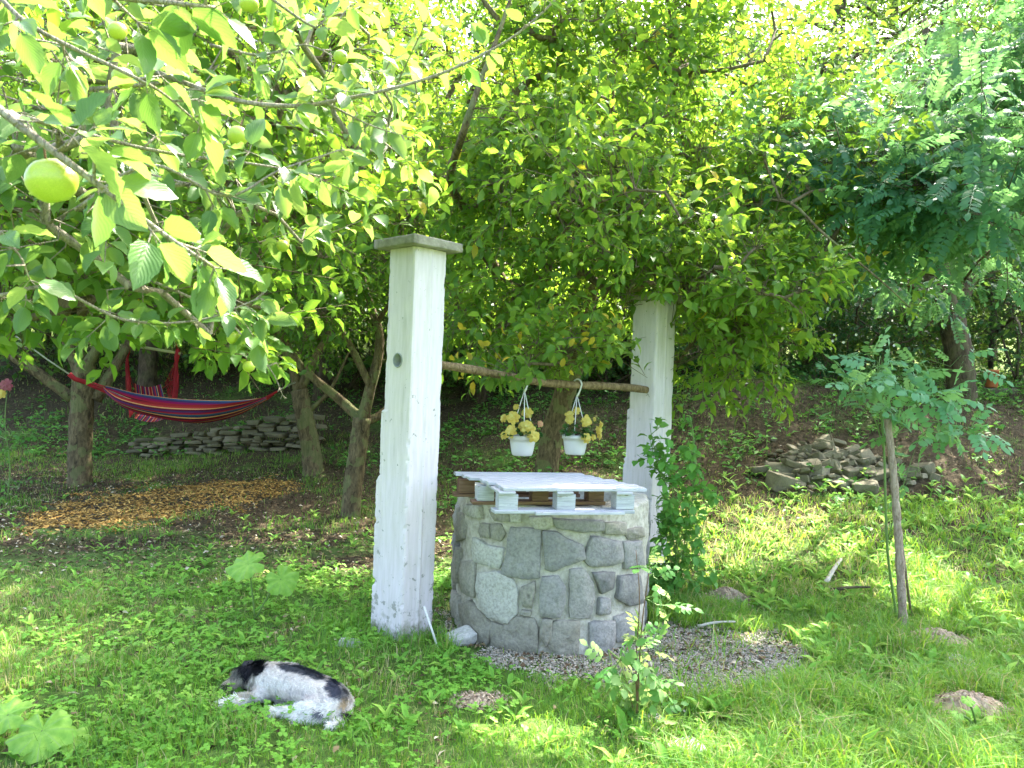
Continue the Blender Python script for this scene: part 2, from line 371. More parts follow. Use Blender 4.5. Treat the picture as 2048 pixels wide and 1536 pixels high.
def cloth():
    b = NB('striped_hammock_cloth'); uv = b.n('TexCoord').outputs['UV']; sp = b.n('SeparateXYZ', {0: uv})
    f = b.math('FRACT', b.math('MULTIPLY', sp.outputs[0], 1.7))
    cols = [(.0, (.26, .015, .02)), (.05, (.35, .03, .03)), (.09, (.62, .30, .12)), (.125, (.10, .008, .03)), (.17, (.06, .03, .12)), (.22, (.24, .01, .06)), (.27, (.42, .04, .04)),
            (.31, (.03, .09, .16)), (.36, (.02, .03, .09)), (.40, (.66, .36, .14)), (.44, (.07, .008, .02)), (.50, (.30, .015, .03)), (.545, (.22, .01, .07)), (.59, (.05, .03, .10)),
            (.64, (.03, .10, .17)), (.68, (.64, .33, .13)), (.72, (.34, .02, .03)), (.77, (.09, .008, .03)), (.82, (.20, .01, .08)), (.86, (.03, .05, .12)), (.90, (.60, .26, .14)), (.94, (.36, .03, .03)), (.975, (.2, .01, .02))]
    c = b.ramp(f, cols, 'CONSTANT')
    wv = b.n('TexWave', {'Vector': uv, 'Scale': 60.0}, wave_type='BANDS').outputs[1]
    return b.done(b.prin(c, .85, b.bump(wv, .2, .002), .2))
M['cloth'] = cloth()
def ground_mat():
    b = NB('soil_and_litter'); p = pos(b)
    n1 = b.noise(p, 1.1, 4); n2 = b.noise(p, 22, 6, .7); n3 = b.noise(p, 90, 3)
    c = b.ramp(n2, [(.28, (.022, .017, .009)), (.5, (.065, .050, .028)), (.72, (.16, .125, .07))])
    g = b.ramp(n2, [(.3, (.05, .10, .02)), (.7, (.15, .25, .055))])
    fg = b.n('MapRange', {0: b.n('SeparateXYZ', {0: p}).outputs[1], 1: 8.2, 2: 5.2, 3: -.12, 4: .22}).outputs[0]; c = b.mix(b.ramp(b.math('ADD', n1, fg), [(.45, (0, 0, 0)), (.62, (.9,) * 3)]), c, g)
    far = b.n('MapRange', {0: b.n('SeparateXYZ', {0: p}).outputs[1], 1: 17.0, 2: 24.0}).outputs[0]
    c = b.mix(far, c, b.ramp(b.noise(p, .35, 5), [(.35, (.06, .11, .02)), (.7, (.15, .19, .045))]))
    return b.done(b.prin(c, .95, b.bump(b.math('ADD', n2, b.math('MULTIPLY', n3, .6)), .9, .03), .1))
M['ground'] = ground_mat()
def attr_mat(name, stops, rough=.85, spec=.2):
    b = NB(name); t = b.n('Attribute', attribute_name='tint').outputs['Fac']
    return b.done(b.prin(b.ramp(t, stops), rough, None, spec))
M['gravel'] = attr_mat('gravel_pebble', [(0, (.19, .165, .13)), (.5, (.35, .31, .24)), (.8, (.47, .43, .35)), (1, (.38, .27, .16))])
M['crumb'] = attr_mat('earth_crumb', [(0, (.20, .14, .09)), (1, (.50, .40, .28))])
M['chips'] = attr_mat('orange_wood_chip', [(0, (.14, .075, .022)), (.5, (.36, .20, .045)), (1, (.60, .40, .12))])
M['litter'] = attr_mat('dead_leaf', [(0, (.05, .032, .018)), (.5, (.15, .10, .05)), (.85, (.34, .26, .15)), (1, (.60, .54, .40))])

# ------------------------------------------------------------------ ground sheet
def axis(segs):
    out = [segs[0][0]]
    for a, b2, st in segs: out += list(np.arange(a + st, b2 + st * .5, st))
    return np.array(out)
gx = axis([(-300, -60, 20), (-60, -16, 4), (-16, -8, .5), (-8, 9, .09), (9, 16, .5), (16, 60, 4), (60, 300, 20)])
gy = axis([(-40, -4, 6), (-4, 2, .5), (2, 14, .09), (14, 20, .3), (20, 60, 2), (60, 300, 12)])
XX, YY = np.meshgrid(gx, gy)
ZZ = TZ(XX, np.maximum(YY, 0))
nearm = (YY > 2) & (YY < 14) & (np.abs(XX) < 9)
ZZ = ZZ + nearm * (fbm(XX * 9, YY * 9, 5) - .5) * .035
V = np.stack([XX, YY, ZZ], -1).reshape(-1, 3)
nx, ny = len(gx), len(gy)
ii, jj = np.meshgrid(np.arange(nx - 1), np.arange(ny - 1)); q = (jj * nx + ii).ravel()
F = np.stack([q, q + 1, q + nx + 1, q + nx], 1)
tag(link('ground', np_mesh('ground', V, F, M['ground'])), kind='structure')

# ------------------------------------------------------------------ leaves, twigs and tree building
def leaf_template(kind):
    if kind == 'low':       # folded diamond with a shoulder, 4 triangles
        V = [(0, 0, 0), (-.5, .45, .12), (0, .5, 0), (.5, .45, .12), (0, 1, -.10)]
        F = [(0, 2, 1), (0, 3, 2), (1, 2, 4), (2, 3, 4)]
    elif kind == 'mid':     # 8 triangles, cupped and drooping at the tip
        V = [(0, 0, 0), (-.44, .28, .10), (0, .30, .03), (.44, .28, .10), (-.42, .66, .07), (0, .68, .0), (.42, .66, .07), (0, 1, -.14)]
        F = [(0, 2, 1), (0, 3, 2), (1, 2, 5), (1, 5, 4), (2, 3, 6), (2, 6, 5), (4, 5, 7), (5, 6, 7)]
    elif kind == 'two':
        V = [(0, 0, 0), (-.5, .5, .1), (.5, .5, .1), (0, 1, -.05)]; F = [(0, 2, 1), (1, 2, 3)]
    V = np.array(V, float); F = np.array(F)
    U = np.stack([V[:, 0] + .5, V[:, 1]], 1)
    return V, F, U
def fine_template():
    V = [(0, 0, 0)]; F = []; rows = [(.12, .26), (.3, .46), (.5, .5), (.7, .42), (.87, .24)]
    for t, w in rows:
        for sx in (-1, 0, 1): V.append((sx * w, t, abs(sx) * .13 * math.sin(PI * t) - .16 * t * t + .02 * math.sin(t * 15 + sx)))
    V.append((0, 1, -.22)); F += [(0, 2, 1), (0, 3, 2)]
    for i in range(4):
        a = 1 + i * 3
        for c in (0, 1): F += [(a + c, a + c + 1, a + c + 4), (a + c, a + c + 4, a + c + 3)]
    F += [(13, 14, 16), (14, 15, 16)]
    V = np.array(V, float); return V, np.array(F), np.stack([V[:, 0] + .5, V[:, 1]], 1)
TEMPL = {k: leaf_template(k) for k in ('low', 'mid', 'two')}
TEMPL['fine'] = fine_template()
def pinnate_template(pairs=7, wide=.5, ll=.24, seg='hex'):
    """compound leaf of unit length: rachis along +Y, paired oval leaflets and one at the end"""
    V = []; F = []
    def leaflet(o, d, L, Wd, tw):
        d = norm(np.array(d, float)); s2 = norm(np.cross(d, [0, 0, 1.])); n0 = len(V); up = np.array([0, 0, 1.])
        pts = [(0, 0, 0), (-.42, .28, .06), (-.46, .68, .03), (0, 1, -.06), (.46, .68, .03), (.42, .28, .06)]
        for x, y, z in pts: V.append(np.array(o) + d * y * L + s2 * x * Wd + up * (z * L + tw * x * L))
        F.extend([(n0, n0 + 5, n0 + 1), (n0 + 1, n0 + 5, n0 + 4), (n0 + 1, n0 + 4, n0 + 2), (n0 + 2, n0 + 4, n0 + 3)])
    for i in range(pairs):
        t = .22 + .72 * i / pairs; z = -.12 * t * t
        for sgn in (-1, 1):
            L = ll * (1 - .25 * abs(t - .5)) * (1 + .15 * (R.rand() - .5))
            leaflet((0, t, z), (sgn, .35 + .15 * R.rand(), -.12 - .3 * R.rand()), L, L * wide, (R.rand() - .5) * .5)
    leaflet((0, .96, -.12), (0, 1, -.3), ll, ll * wide, 0)
    n0 = len(V)
    for y, z, w in ((0, 0, .012), (.5, -.03, .009), (1, -.12, .005)): V.extend([np.array((-w, y, z)), np.array((w, y, z))])
    F.extend([(n0, n0 + 1, n0 + 3), (n0, n0 + 3, n0 + 2), (n0 + 2, n0 + 3, n0 + 5), (n0 + 2, n0 + 5, n0 + 4)])
    V = np.array(V); return V, np.array(F), np.stack([V[:, 0] + .5, V[:, 1]], 1)
TEMPL['locust'] = pinnate_template(7, .5, .22)
TEMPL['rose'] = pinnate_template(3, .62, .42)
TEMPL['ash'] = pinnate_template(4, .58, .36)
def put_leaves(soup, kind, pos_, d, n, L, Wd, tint):
    V, F, U = TEMPL[kind]
    pos_ = np.asarray(pos_, float); N = len(pos_)
    if not N: return
    d = norm(np.asarray(d, float)); n = np.asarray(n, float); n = norm(n - d * np.sum(n * d, -1, keepdims=True)); s2 = np.cross(d, n)
    L = np.broadcast_to(L, (N,)); Wd = np.broadcast_to(Wd, (N,)); curl = 1 + .9 * (R.rand(N) - .3)
    out = pos_[:, None] + s2[:, None] * (V[None, :, 0:1] * Wd[:, None, None]) + d[:, None] * (V[None, :, 1:2] * L[:, None, None]) + n[:, None] * (V[None, :, 2:3] * (L * curl)[:, None, None])
    k = len(V)
    soup.add(out.reshape(-1, 3), (F[None] + (np.arange(N) * k)[:, None, None]).reshape(-1, 3), np.repeat(tint, k), np.tile(U, (N, 1)))

# where sunlight reaches the ground in the photograph: the foliage has gaps there
SUNHOLES = [(1560, 1060, .50), (1640, 1100, .45), (1430, 1110, .32), (1870, 1215, .40), (1840, 1120, .2), (2040, 1060, .3), (1600, 1020, .35), (1500, 1150, .25),
            (1490, 860, .35), (1010, 1450, .20), (1120, 1480, .16), (1260, 1480, .14), (1420, 870, .4), (1340, 930, .3), (1380, 1500, .2), (950, 880, .3), (900, 960, .25), (1030, 925, .25),
            (130, 760, .8), (60, 800, .6), (230, 1050, .16), (320, 1060, .15), (0, 1190, .12), (1530, 1290, .3), (1650, 1290, .2), (1210, 1100, .02),
            (250, 1010, .18), (1180, 930, .3), (1940, 1130, .2)]
SH = []
def sun_gap(A, f=1.35):
    """mask of points whose shadow would fall inside one of the sunlit patches"""
    if not SH:
        for px, py, r in SUNHOLES:
            g = G(px, py); SH.append((np.array(g), r))
    S = np.array(SUNDIR); m = np.zeros(len(A), bool)
    for g, r in SH:
        w = A - g; t = w @ S; perp = np.linalg.norm(w - t[:, None] * S, axis=1)
        rr = f * r * (.75 + .6 * vnoise(A[:, 0] * 4, A[:, 1] * 4 + A[:, 2] * 3, 8))
        m |= (perp < rr) & (t > .3)
    return m
# things that stand free of leaves in the photograph: (x0, y0, x1, y1, farthest depth cleared)
CLEAR = [(1950, 735, 2020, 800, 12.0), (1970, 560, 2000, 740, 10.2), (1618, 728, 1655, 765, 10.6), (40, 298, 162, 415, 1.14), (735, 492, 905, 1330, 5.2), (770, 455, 905, 500, 4.6), (960, 780, 1235, 1000, 6.4), (1252, 604, 1364, 668, 6.25), (1296, 640, 1362, 760, 6.25), (1250, 800, 1320, 1100, 6.0), (1140, 745, 1235, 800, 6.2),
         (880, 800, 1320, 1400, 6.0), (590, 800, 770, 1100, 8.6), (120, 800, 215, 1000, 10), (215, 760, 480, 900, 9.6), (235, 690, 380, 800, 10.2),
         (0, 790, 2048, 1536, 4.6), (700, 800, 1250, 1000, 9), (900, 720, 1000, 760, 5.0)]
def cleared(A):
    x, y, d = proj(A); m = np.zeros(len(A), bool)
    for x0, y0, x1, y1, dm in CLEAR: m |= (x > x0) & (x < x1) & (y > y0) & (y < y1) & (d < dm)
    return m

def grow_skeleton(nodes, parents, attract, rng, step=.35, sag=.0, skip=None):
    """nodes: list of arrays; each attractor gets a curved chain from the nearest node"""
    chains = []
    root = nodes[0]
    attract = sorted(attract, key=lambda a: np.linalg.norm(a - np.array(root)))
    for a in attract:
        N = np.array(nodes); dist = np.linalg.norm(N - a, axis=1) + .25 * np.maximum(N[:, 2] - a[2], 0)
        k = int(np.argmin(dist)); p0 = N[k]; L = np.linalg.norm(a - p0)
        if L < .12: continue
        m = max(2, int(L / step)); bend = norm(rng.randn(3)) * L * .10 + np.array([0, 0, L * .08])
        ids = [k]
        for i in range(1, m + 1):
            t = i / m; p = p0 + (a - p0) * t + bend * math.sin(t * PI) + rng.randn(3) * .02
            nodes.append(p); parents.append(ids[-1]); ids.append(len(nodes) - 1)
        if skip is not None and skip(np.array([nodes[i] for i in ids])).any(): continue
        chains.append(ids)
    return chains

def make_tree(name, label, cat, base, trunk, limbs, blobs, leaf='mid', LL=.075, LW=.045, mat='apple_leaf', bk='bark', tw='twig', trunk_r=(.14, .1), limb_r=.07,
              per=9, natt=90, group=None, tint=(.0, .95), droop=.35, seed=1, root=None, clear=True, twlen=.3, cull_sun=True, extra=None, leafn=1.0, tint_pow=1.0, pipe=.0022):
    rng = np.random.RandomState(seed)
    t = root or empty(name, base, label, cat, group)
    inv = lambda o: o
    nodes = []; parents = []
    if trunk:
        sp = spline(trunk, 6); s = Soup(); rr = np.linspace(trunk_r[0], trunk_r[1], len(sp)); rr[0] *= 1.35; rr[1] *= 1.1
        tube(s, sp, rr, 12, wob=.12); link('trunk', s.mesh('trunk', M[bk]), t)
        for i, p in enumerate(sp):
            if i > len(sp) * .7: nodes.append(p); parents.append(len(nodes) - 2)
    if parents: parents[0] = -1
    for lb in limbs:
        r0 = limb_r; pts = lb
        if isinstance(lb, tuple): pts, r0 = lb
        sp = spline(pts, 5); s = Soup(); tube(s, sp, np.linspace(r0, r0 * .32, len(sp)), 8, wob=.14); link('limb', s.mesh('limb', M[bk]), t)
        prev = 0 if nodes else -1
        for p in sp: nodes.append(p); parents.append(prev); prev = len(nodes) - 1
    nfixed = len(nodes)
    # twig bases and tips
    B = []; D = []
    for bl in blobs:
        c, rx, ry, rz, n = bl; c = np.array(tuple(c)); n = int(n * leafn)
        u = norm(rng.randn(n, 3)); r_ = rng.rand(n) ** (1 / 2.2)
        p = c + u * r_[:, None] * np.array([rx, ry, rz])
        # clumping: keep more where a coarse 3-D noise is high
        q = vnoise(p[:, 0] * 2.3 + p[:, 2] * 1.1, p[:, 1] * 2.3 - p[:, 2] * 2.0, seed)
        keep = rng.rand(n) < np.clip(.25 + 1.5 * (q - .25), .12, 1); p = p[keep]; u = u[keep]
        B.append(p); D.append(norm(u * np.array([1, 1, .6]) + rng.randn(len(p), 3) * .55 + np.array([0, 0, .25])))
    B = np.concatenate(B); D = np.concatenate(D)
    if clear:
        k = ~cleared(B); B = B[k]; D = D[k]
    if cull_sun:
        k = ~(sun_gap(B) & (rng.rand(len(B)) < .99)); B = B[k]; D = D[k]
    ws = Soup()
    if len(nodes):
        att = list(B[rng.choice(len(B), min(natt, len(B)), replace=False)]) if natt else []
        chains = grow_skeleton(nodes, parents, att, rng, skip=cleared if clear else None)
        N = np.array(nodes)
        # attach every twig to the nearest node
        cnt = np.zeros(len(N)); near = np.zeros(len(B), int)
        for a in range(0, len(B), 2000):
            dd = np.linalg.norm(B[a:a + 2000, None] - N[None], axis=2); near[a:a + 2000] = np.argmin(dd, 1)
        np.add.at(cnt, near, 1)
        for i in range(len(N) - 1, 0, -1):
            if parents[i] >= 0: cnt[parents[i]] += cnt[i]
        for ids in chains:
            rad = np.clip(pipe * np.sqrt(cnt[ids] + 1) + .0025, .003, .05); 
            if len(ids) > 1: rad[0] = min(rad[0], rad[1] * 1.15)
            tube(ws, N[ids], rad, 5, cap=False)
        dist = np.linalg.norm(B - N[near], axis=1); k = dist < 1.3
        mid = (N[near] + B) * .5 + np.array([0, 0, .04]) + rng.randn(len(B), 3) * .03
        if clear: k &= ~(cleared(mid) | cleared((N[near] + mid) / 2) | cleared((mid + B) / 2) | cleared((N[near] * .25 + mid * .75)) | cleared((N[near] * .75 + mid * .25)))
        sticks(ws, N[near][k], mid[k], .0042); sticks(ws, mid[k], B[k], .0034)
    tl = twlen * (.6 + .8 * rng.rand(len(B)))
    tipd = norm(D + np.array([0, 0, -.15]) * rng.rand(len(B), 1))
    tip = B + tipd * tl[:, None]
    if clear:
        k = ~(cleared(tip) | cleared((B + tip) / 2) | cleared(B * .25 + tip * .75) | cleared(B * .75 + tip * .25)); B, D, tipd, tip = B[k], D[k], tipd[k], tip[k]
    sticks(ws, B, tip, .0026 if leaf != 'locust' else .005)
    if len(ws.V): tag(link('twigs', ws.mesh('twigs', M[tw]), t), kind='stuff')
    # leaves along the twigs
    K = per; f = (np.arange(K) + .6) / K
    pp = B[:, None] + (tip - B)[:, None] * f[None, :, None]
    ang = np.arange(K)[None] * 2.4 + rng.rand(len(B), 1) * 6.28
    ref = np.where(np.abs(tipd[:, 2:3]) < .9, [[0, 0, 1.]], [[1., 0, 0]]); u1 = norm(np.cross(tipd, ref)); u2 = np.cross(tipd, u1)
    rad = np.cos(ang)[..., None] * u1[:, None] + np.sin(ang)[..., None] * u2[:, None]
    ld = rad * .85 + tipd[:, None] * .65 + np.array([0, 0, -droop]) + rng.randn(len(B), K, 3) * .22
    ln = np.array([0, 0, 1.]) + rng.randn(len(B), K, 3) * .55 + tipd[:, None] * .3
    pp = pp.reshape(-1, 3); ld = norm(ld.reshape(-1, 3)); ln = ln.reshape(-1, 3)
    pet = LL * .22; pp = pp + ld * pet * .6
    if clear: k = ~cleared(pp + ld * LL * .6)
    else: k = np.ones(len(pp), bool)
    if cull_sun: k &= ~sun_gap(pp, 1.0)
    # leaves thin out in patches, never a shell
    pp, ld, ln = pp[k], ld[k], ln[k]
    n = len(pp); sz = .65 + .55 * rng.rand(n)
    ti = tint[0] + (tint[1] - tint[0]) * np.clip(.55 * rng.rand(n) ** tint_pow + .45 * vnoise(pp[:, 0] * 1.6 + 5, pp[:, 2] * 1.6 + pp[:, 1], seed + 3), 0, 1)
    ti = np.where(rng.rand(n) < (.006 if tint[1] > .9 else 0), .972 + .008 * rng.rand(n), ti)
    ls = Soup(); put_leaves(ls, leaf, pp, ld, ln, LL * sz, LW * sz, ti)
    tag(link('foliage', ls.mesh('foliage', M[mat]), t), kind='stuff')
    return t
def bl(px, py, d, rx, ry, rz, n): return (P(px, py, d), rx, ry, rz, n)
def onpt(px, py, dz=0, d=None):
    g = G(px, py); return g + Vector((0, 0, dz))

# detailed near leaves: a handful of mesh shapes shared by several hundred leaf objects
def near_leaf_mesh(seed):
    r = random.Random(seed); rows = 9; cols = 5; V = []; U = []
    bend = r.uniform(.10, .40); fold = r.uniform(.18, .5); tw = r.uniform(-.5, .5); wv = r.uniform(0, .05)
    for i in range(rows + 1):
        t = i / rows; w = .5 * (math.sin(PI * t ** .82) ** .75) * (1 - .12 * t) if 0 < t < 1 else .0
        for j in range(cols):
            s2 = (j - 2) / 2; e = abs(s2) == 1
            ser = (.035 * ((i % 2) * 2 - 1)) if e and 0 < t < 1 else 0
            x = s2 * (w + ser * .6) * .58; y = t - bend * .12 * t * t
            z = -bend * t * t * .8 + abs(x) * fold + wv * math.sin(t * 17 + j * 1.7) * abs(s2)
            a = tw * t; x2 = x * math.cos(a) - 0 * z; z2 = z + x * math.sin(a)
            V.append((x2, y, z2)); U.append((.5 + s2 * .5, t))
    F = []
    for i in range(rows):
        for j in range(cols - 1):
            a = i * cols + j; F += [(a, a + 1, a + cols + 1, a + cols)]
    me = np_mesh('leaf', np.array(V), np.array(F), M['near_leaf'], None, np.array(U)); return me
NEARLEAF = [near_leaf_mesh(i) for i in range(9)]
def apple_mesh():
    s = Soup(); n = 20; m = 14; V = []
    for i in range(m + 1):
        a = PI * i / m; 
        for j in range(n):
            th = 2 * PI * j / n; r = math.sin(a) * (1 + .035 * math.cos(5 * th) * (math.cos(a) < 0) * abs(math.cos(a)))
            z = math.cos(a) * .94
            if i in (0, 1): z = [.74, .88][i]
            if i >= m - 1: z = [-.86, -.78][i - m + 1]
            V.append((r * (1 - .08 * (z < 0) * abs(z)) if i not in (0, m) else .001 * math.cos(th), r * (1 - .08 * (z < 0) * abs(z)) if False else (r if i not in (0, m) else .001) * math.sin(th), z))
            x_, y_, z_ = V[-1]; V[-1] = ((r * math.cos(th)) * (1 - .10 * max(0, -z_)), (r * math.sin(th)) * (1 - .10 * max(0, -z_)), z_)
    F = []
    for i in range(m):
        for j in range(n): k = (j + 1) % n; F += [(i * n + j, (i + 1) * n + j, (i + 1) * n + k), (i * n + j, (i + 1) * n + k, i * n + k)]
    s.add(V, F); return s
_as = apple_mesh(); APPLE = _as.mesh('apple', M['apple'])
_s = Soup(); tube(_s, [(0, 0, .72), (.05, 0, 1.1), (.15, 0, 1.6)], [.06, .05, .06], 5); STEMM = _s.mesh('stem', M['brown_stem'])
_s = Soup()
for j in range(5):
    a = j * 1.2566; _s.add([(.03 * math.cos(a + 1), .03 * math.sin(a + 1), -.82), (.2 * math.cos(a), .2 * math.sin(a), -.93), (.03 * math.cos(a - 1), .03 * math.sin(a - 1), -.82)], [(0, 1, 2)])
CALYX = _s.mesh('calyx', M['brown_stem'])
def put_apple(parent, p, r, tilt=(0, 0)):
    o = link('apple', APPLE, parent, Vector(p) - parent.location); o.scale = (r, r * random.uniform(.95, 1.05), r); o.rotation_euler = (tilt[0], tilt[1], random.uniform(0, 6))
    for nm, me in (('stem', STEMM), ('calyx', CALYX)):
        c = bpy.data.objects.new(nm, me); COL.objects.link(c); c.parent = o
    return o
def leaf_obj(parent, p, d, n, L):
    d = Vector(d).normalized(); n = Vector(n); n = (n - d * n.dot(d)).normalized(); x = d.cross(n)
    m = Matrix((x, d, n)).transposed().to_4x4()
    o = bpy.data.objects.new('leaf', random.choice(NEARLEAF)); COL.objects.link(o); o.parent = parent
    o.matrix_local = Matrix.Translation(Vector(p) - parent.location) @ m @ Matrix.Diagonal((L, L, L, 1))
    return o
#SECTION2
# ------------------------------------------------------------------ the two white pillars
def pillar(cx, cy, rot, w, ztop, label, hole=None):
    g = tz(cx, cy)
    t = empty('concrete_pillar', (cx, cy, g), label, 'pillar', 'white pillars of the well')
    per = 14; rings = 190; z0 = g - .2; V = []
    cr, sr = math.cos(rot), math.sin(rot)
    for i in range(rings + 1):
        z = z0 + (ztop - z0) * i / rings; h = z - g
        for side in range(4):
            for k in range(per):
                u = -1 + 2 * k / per
                x, y = {0: (u, -1), 1: (1, u), 2: (-u, 1), 3: (-1, -u)}[side]
                c = k == 0; nr = k in (1, per - 1)
                x *= w / 2; y *= w / 2
                chip = (max(0, mnoise.noise((side * 7.3, z * 16, 1.7)) - .22) * .022 + abs(mnoise.noise((side * 3.1, z * 60, 4))) * .0035) * (1.5 if h < 1.1 else .7) if c else 0
                out = mnoise.noise((x * 14 + side * 5, y * 14, z * 5)) * .0022
                f = 1 - (chip + .004 * c) / (w / 2) + out / (w / 2)
                # board joint: the right hand face has a raised vertical seam, the left edge steps out lower down
                if side == 0 and k == 7: f += .006 / (w / 2) 
                if side == 0 and 7 < k: f -= .002 / (w / 2)
                if side == 3 and k in (0, 1, 2): f += (.012 * (h < .98) + .008 * (h < 1.38)) / (w / 2) * (k == 0) + .004 * (h < 1.38) / (w / 2)
                x *= f; y *= f
                V.append((cx + x * cr - y * sr, cy + x * sr + y * cr, z))
    n = per * 4; F = []
    for i in range(rings):
        for j in range(n): k = (j + 1) % n; F.append((i * n + j, i * n + k, (i + 1) * n + k, (i + 1) * n + j))
    me = bpy.data.meshes.new('shaft'); me.from_pydata(V, [], F + [tuple(range(n))[::-1], tuple(range(rings * n, rings * n + n))])
    me.materials.append(M['paint']); me.update()
    o = link('shaft', me, t)
    if hole:
        c = hole['at']; ax = hole['axis']; q = Vector((0, 0, 1)).rotation_difference(ax).to_matrix().to_4x4(); r0 = hole['r'] + .0015
        bm = bmesh.new(); bm.from_mesh(me); fc = c - ax * (w / 2)
        def rad(p): d = p - fc; a_ = d.dot(ax); return a_, d - ax * a_
        dele = [f for f in bm.faces if abs(rad(f.calc_center_median())[0]) < .03 and len(f.verts) == 4 and min(rad(v.co)[1].length for v in f.verts) < r0 * .9]
        ring = {v for f in dele for v in f.verts if any(g not in dele for g in v.link_faces)}
        bmesh.ops.delete(bm, geom=dele, context='FACES')
        for v in ring:
            a_, d = rad(v.co); v.co = v.co - d + d.normalized() * r0
        bm.to_mesh(me); bm.free()
        s = Soup(); r1 = hole['r'] - .001; q3 = q.to_3x3(); n = 32
        Vp = []; 
        for (rr, zz) in ((r1 + .006, -w * .5 - .004), (r1 + .004, w * .46), (r1 - .003, w * .46), (r1 - .001, -w * .5 - .006)):
            for j in range(n): a = 2 * PI * j / n; Vp.append(tuple(c + q3 @ Vector((rr * math.cos(a), rr * math.sin(a), zz))))
        Fp = []
        for a in range(4):
            b2 = (a + 1) % 4
            for j in range(n): k = (j + 1) % n; Fp += [(a * n + j, a * n + k, b2 * n + k), (a * n + j, b2 * n + k, b2 * n + j)]
        s.add(Vp, Fp); link('pipe_sleeve', s.mesh('pipe_sleeve', M['pipe']), t)
    # cap slab
    bm = bmesh.new(); Mx = Matrix.Translation((cx, cy, ztop + .0295)) @ Matrix.Rotation(rot, 4, 'Z')
    box_bm(bm, .395, .395, .055, Mx); bmesh.ops.subdivide_edges(bm, edges=bm.edges, cuts=7, use_grid_fill=True)
    for v in bm.verts:
        p = v.co; v.co += Vector((mnoise.noise(p * 30), mnoise.noise(p * 30 + Vector((9, 0, 0))), mnoise.noise(p * 25 + Vector((0, 9, 0))))) * .003
    sharp = [v for v in bm.verts if sum(1 for c in range(3) if abs((Mx.inverted() @ v.co)[c]) > (.19 if c < 2 else .025)) >= 2]
    for v in sharp: v.co = v.co + (Vector(Mx.translation) - v.co) * (.006 + random.random() * .012)
    link('cap_slab', bm_mesh('cap_slab', bm, M['cap'], True), t)
    return t
LPC = P(826 + 10, 520, 4.80); RPC = P(1305, 720, 6.35)
PROT = math.radians(41)
paxis = Vector((math.cos(PROT), math.sin(PROT), 0))
W0 = .255; PR2 = math.radians(46.5); paxis2 = Vector((math.cos(PR2), math.sin(PR2), 0))
holeP = LPC + paxis * (-W0 / 2) ; hz = P(792, 720, 4.70); holeC = Vector((hz.x + .128 * paxis.x, hz.y + .128 * paxis.y, hz.z))
pillar(LPC.x, LPC.y, PR2, W0, P(830, 492, 4.62).z, 'nearer white concrete pillar left of the well, with a round pipe hole and grey cap slab', {'at': Vector((LPC.x, LPC.y, hz.z)), 'axis': paxis2, 'r': .041})
pillar(RPC.x, RPC.y, PROT + .03, W0, P(1310, 600, 6.2).z, 'farther white concrete pillar right of the well, its top lost in apple leaves')

# pole through both pillars
a = Vector((LPC.x, LPC.y, hz.z - .004)) - paxis2 * .06; b2 = P(1293, 781, 6.13)
pts = [a + (b2 - a) * t + Vector((0, 0, .012 * math.sin(t * 9) - .02 * math.sin(t * PI))) for t in np.linspace(0, 1, 22)]
pts[0] = a; s = Soup(); tube(s, pts, np.linspace(.027, .030, 22) * (1 + .06 * np.sin(np.arange(22) * 1.7)), 14, wob=.10)
POLE = pts
tag(link('pole', s.mesh('pole', M['pole'])), 'rough bark covered wooden pole spanning the two white pillars above the well', 'pole')

# ------------------------------------------------------------------ stone well
WC = P(1099, 1130, 5.15); WR = .640; WG = tz(WC.x, WC.y); WT = 1.6 - .735
well = empty('stone_well', (WC.x, WC.y, WG), 'round well of grey fieldstones set in mortar between the white pillars', 'well')
s = Soup(); n = 150; prof = []
for i in range(46): prof.append((WR - .010, -.12 + (WT - .03 + .12) * i / 45, 0))
for i in range(1, 7):
    a = PI / 2 * i / 6; prof.append((WR - .010 - .035 * (1 - math.cos(a)), WT - .03 + .03 * math.sin(a), 0))
prof += [(WR - .10, WT, 0), (WR - .19, WT - .005, 0), (WR - .20, WT - .03, 0), (WR - .20, WT - .4, 0), (WR - .20, -.12, 0)]
V = []
for r_, z, _ in prof:
    for j in range(n):
        a = 2 * PI * j / n; nn = mnoise.noise((math.cos(a) * 5, math.sin(a) * 5, z * 7)) * .012 + mnoise.noise((math.cos(a) * 17, math.sin(a) * 17, z * 24)) * .010
        rr = r_ + nn + .012 * math.sin(a * 3 + 1) ; V.append((WC.x + rr * math.cos(a), WC.y + rr * math.sin(a), WG + z + (nn if z > WT - .02 else 0)))
F = []
for i in range(len(prof) - 1):
    for j in range(n): k = (j + 1) % n; F += [(i * n + j, i * n + k, (i + 1) * n + k), (i * n + j, (i + 1) * n + k, (i + 1) * n + j)]
s.add(V, F); link('mortar', s.mesh('mortar', M['mortar']), well)
bm = bmesh.new(); bmesh.ops.create_circle(bm, cap_ends=True, segments=40, radius=WR - .205, matrix=Matrix.Translation((WC.x, WC.y, WG + .02)))
link('shaft_bottom', bm_mesh('shaft_bottom', bm, M['soil']), well)
def cyl_hit(px, py):
    d = RIGHT * ((px - 1024) / FPX) + UP * ((768 - py) / FPX) + FWD; o = CAM - WC
    A_ = d.x ** 2 + d.y ** 2; B_ = o.x * d.x + o.y * d.y; C_ = o.x ** 2 + o.y ** 2 - WR ** 2; D_ = B_ * B_ - A_ * C_
    t = (-B_ - math.sqrt(max(D_, 0))) / A_; p = CAM + d * t
    return math.atan2(p.y - WC.y, p.x - WC.x), p.z - WG
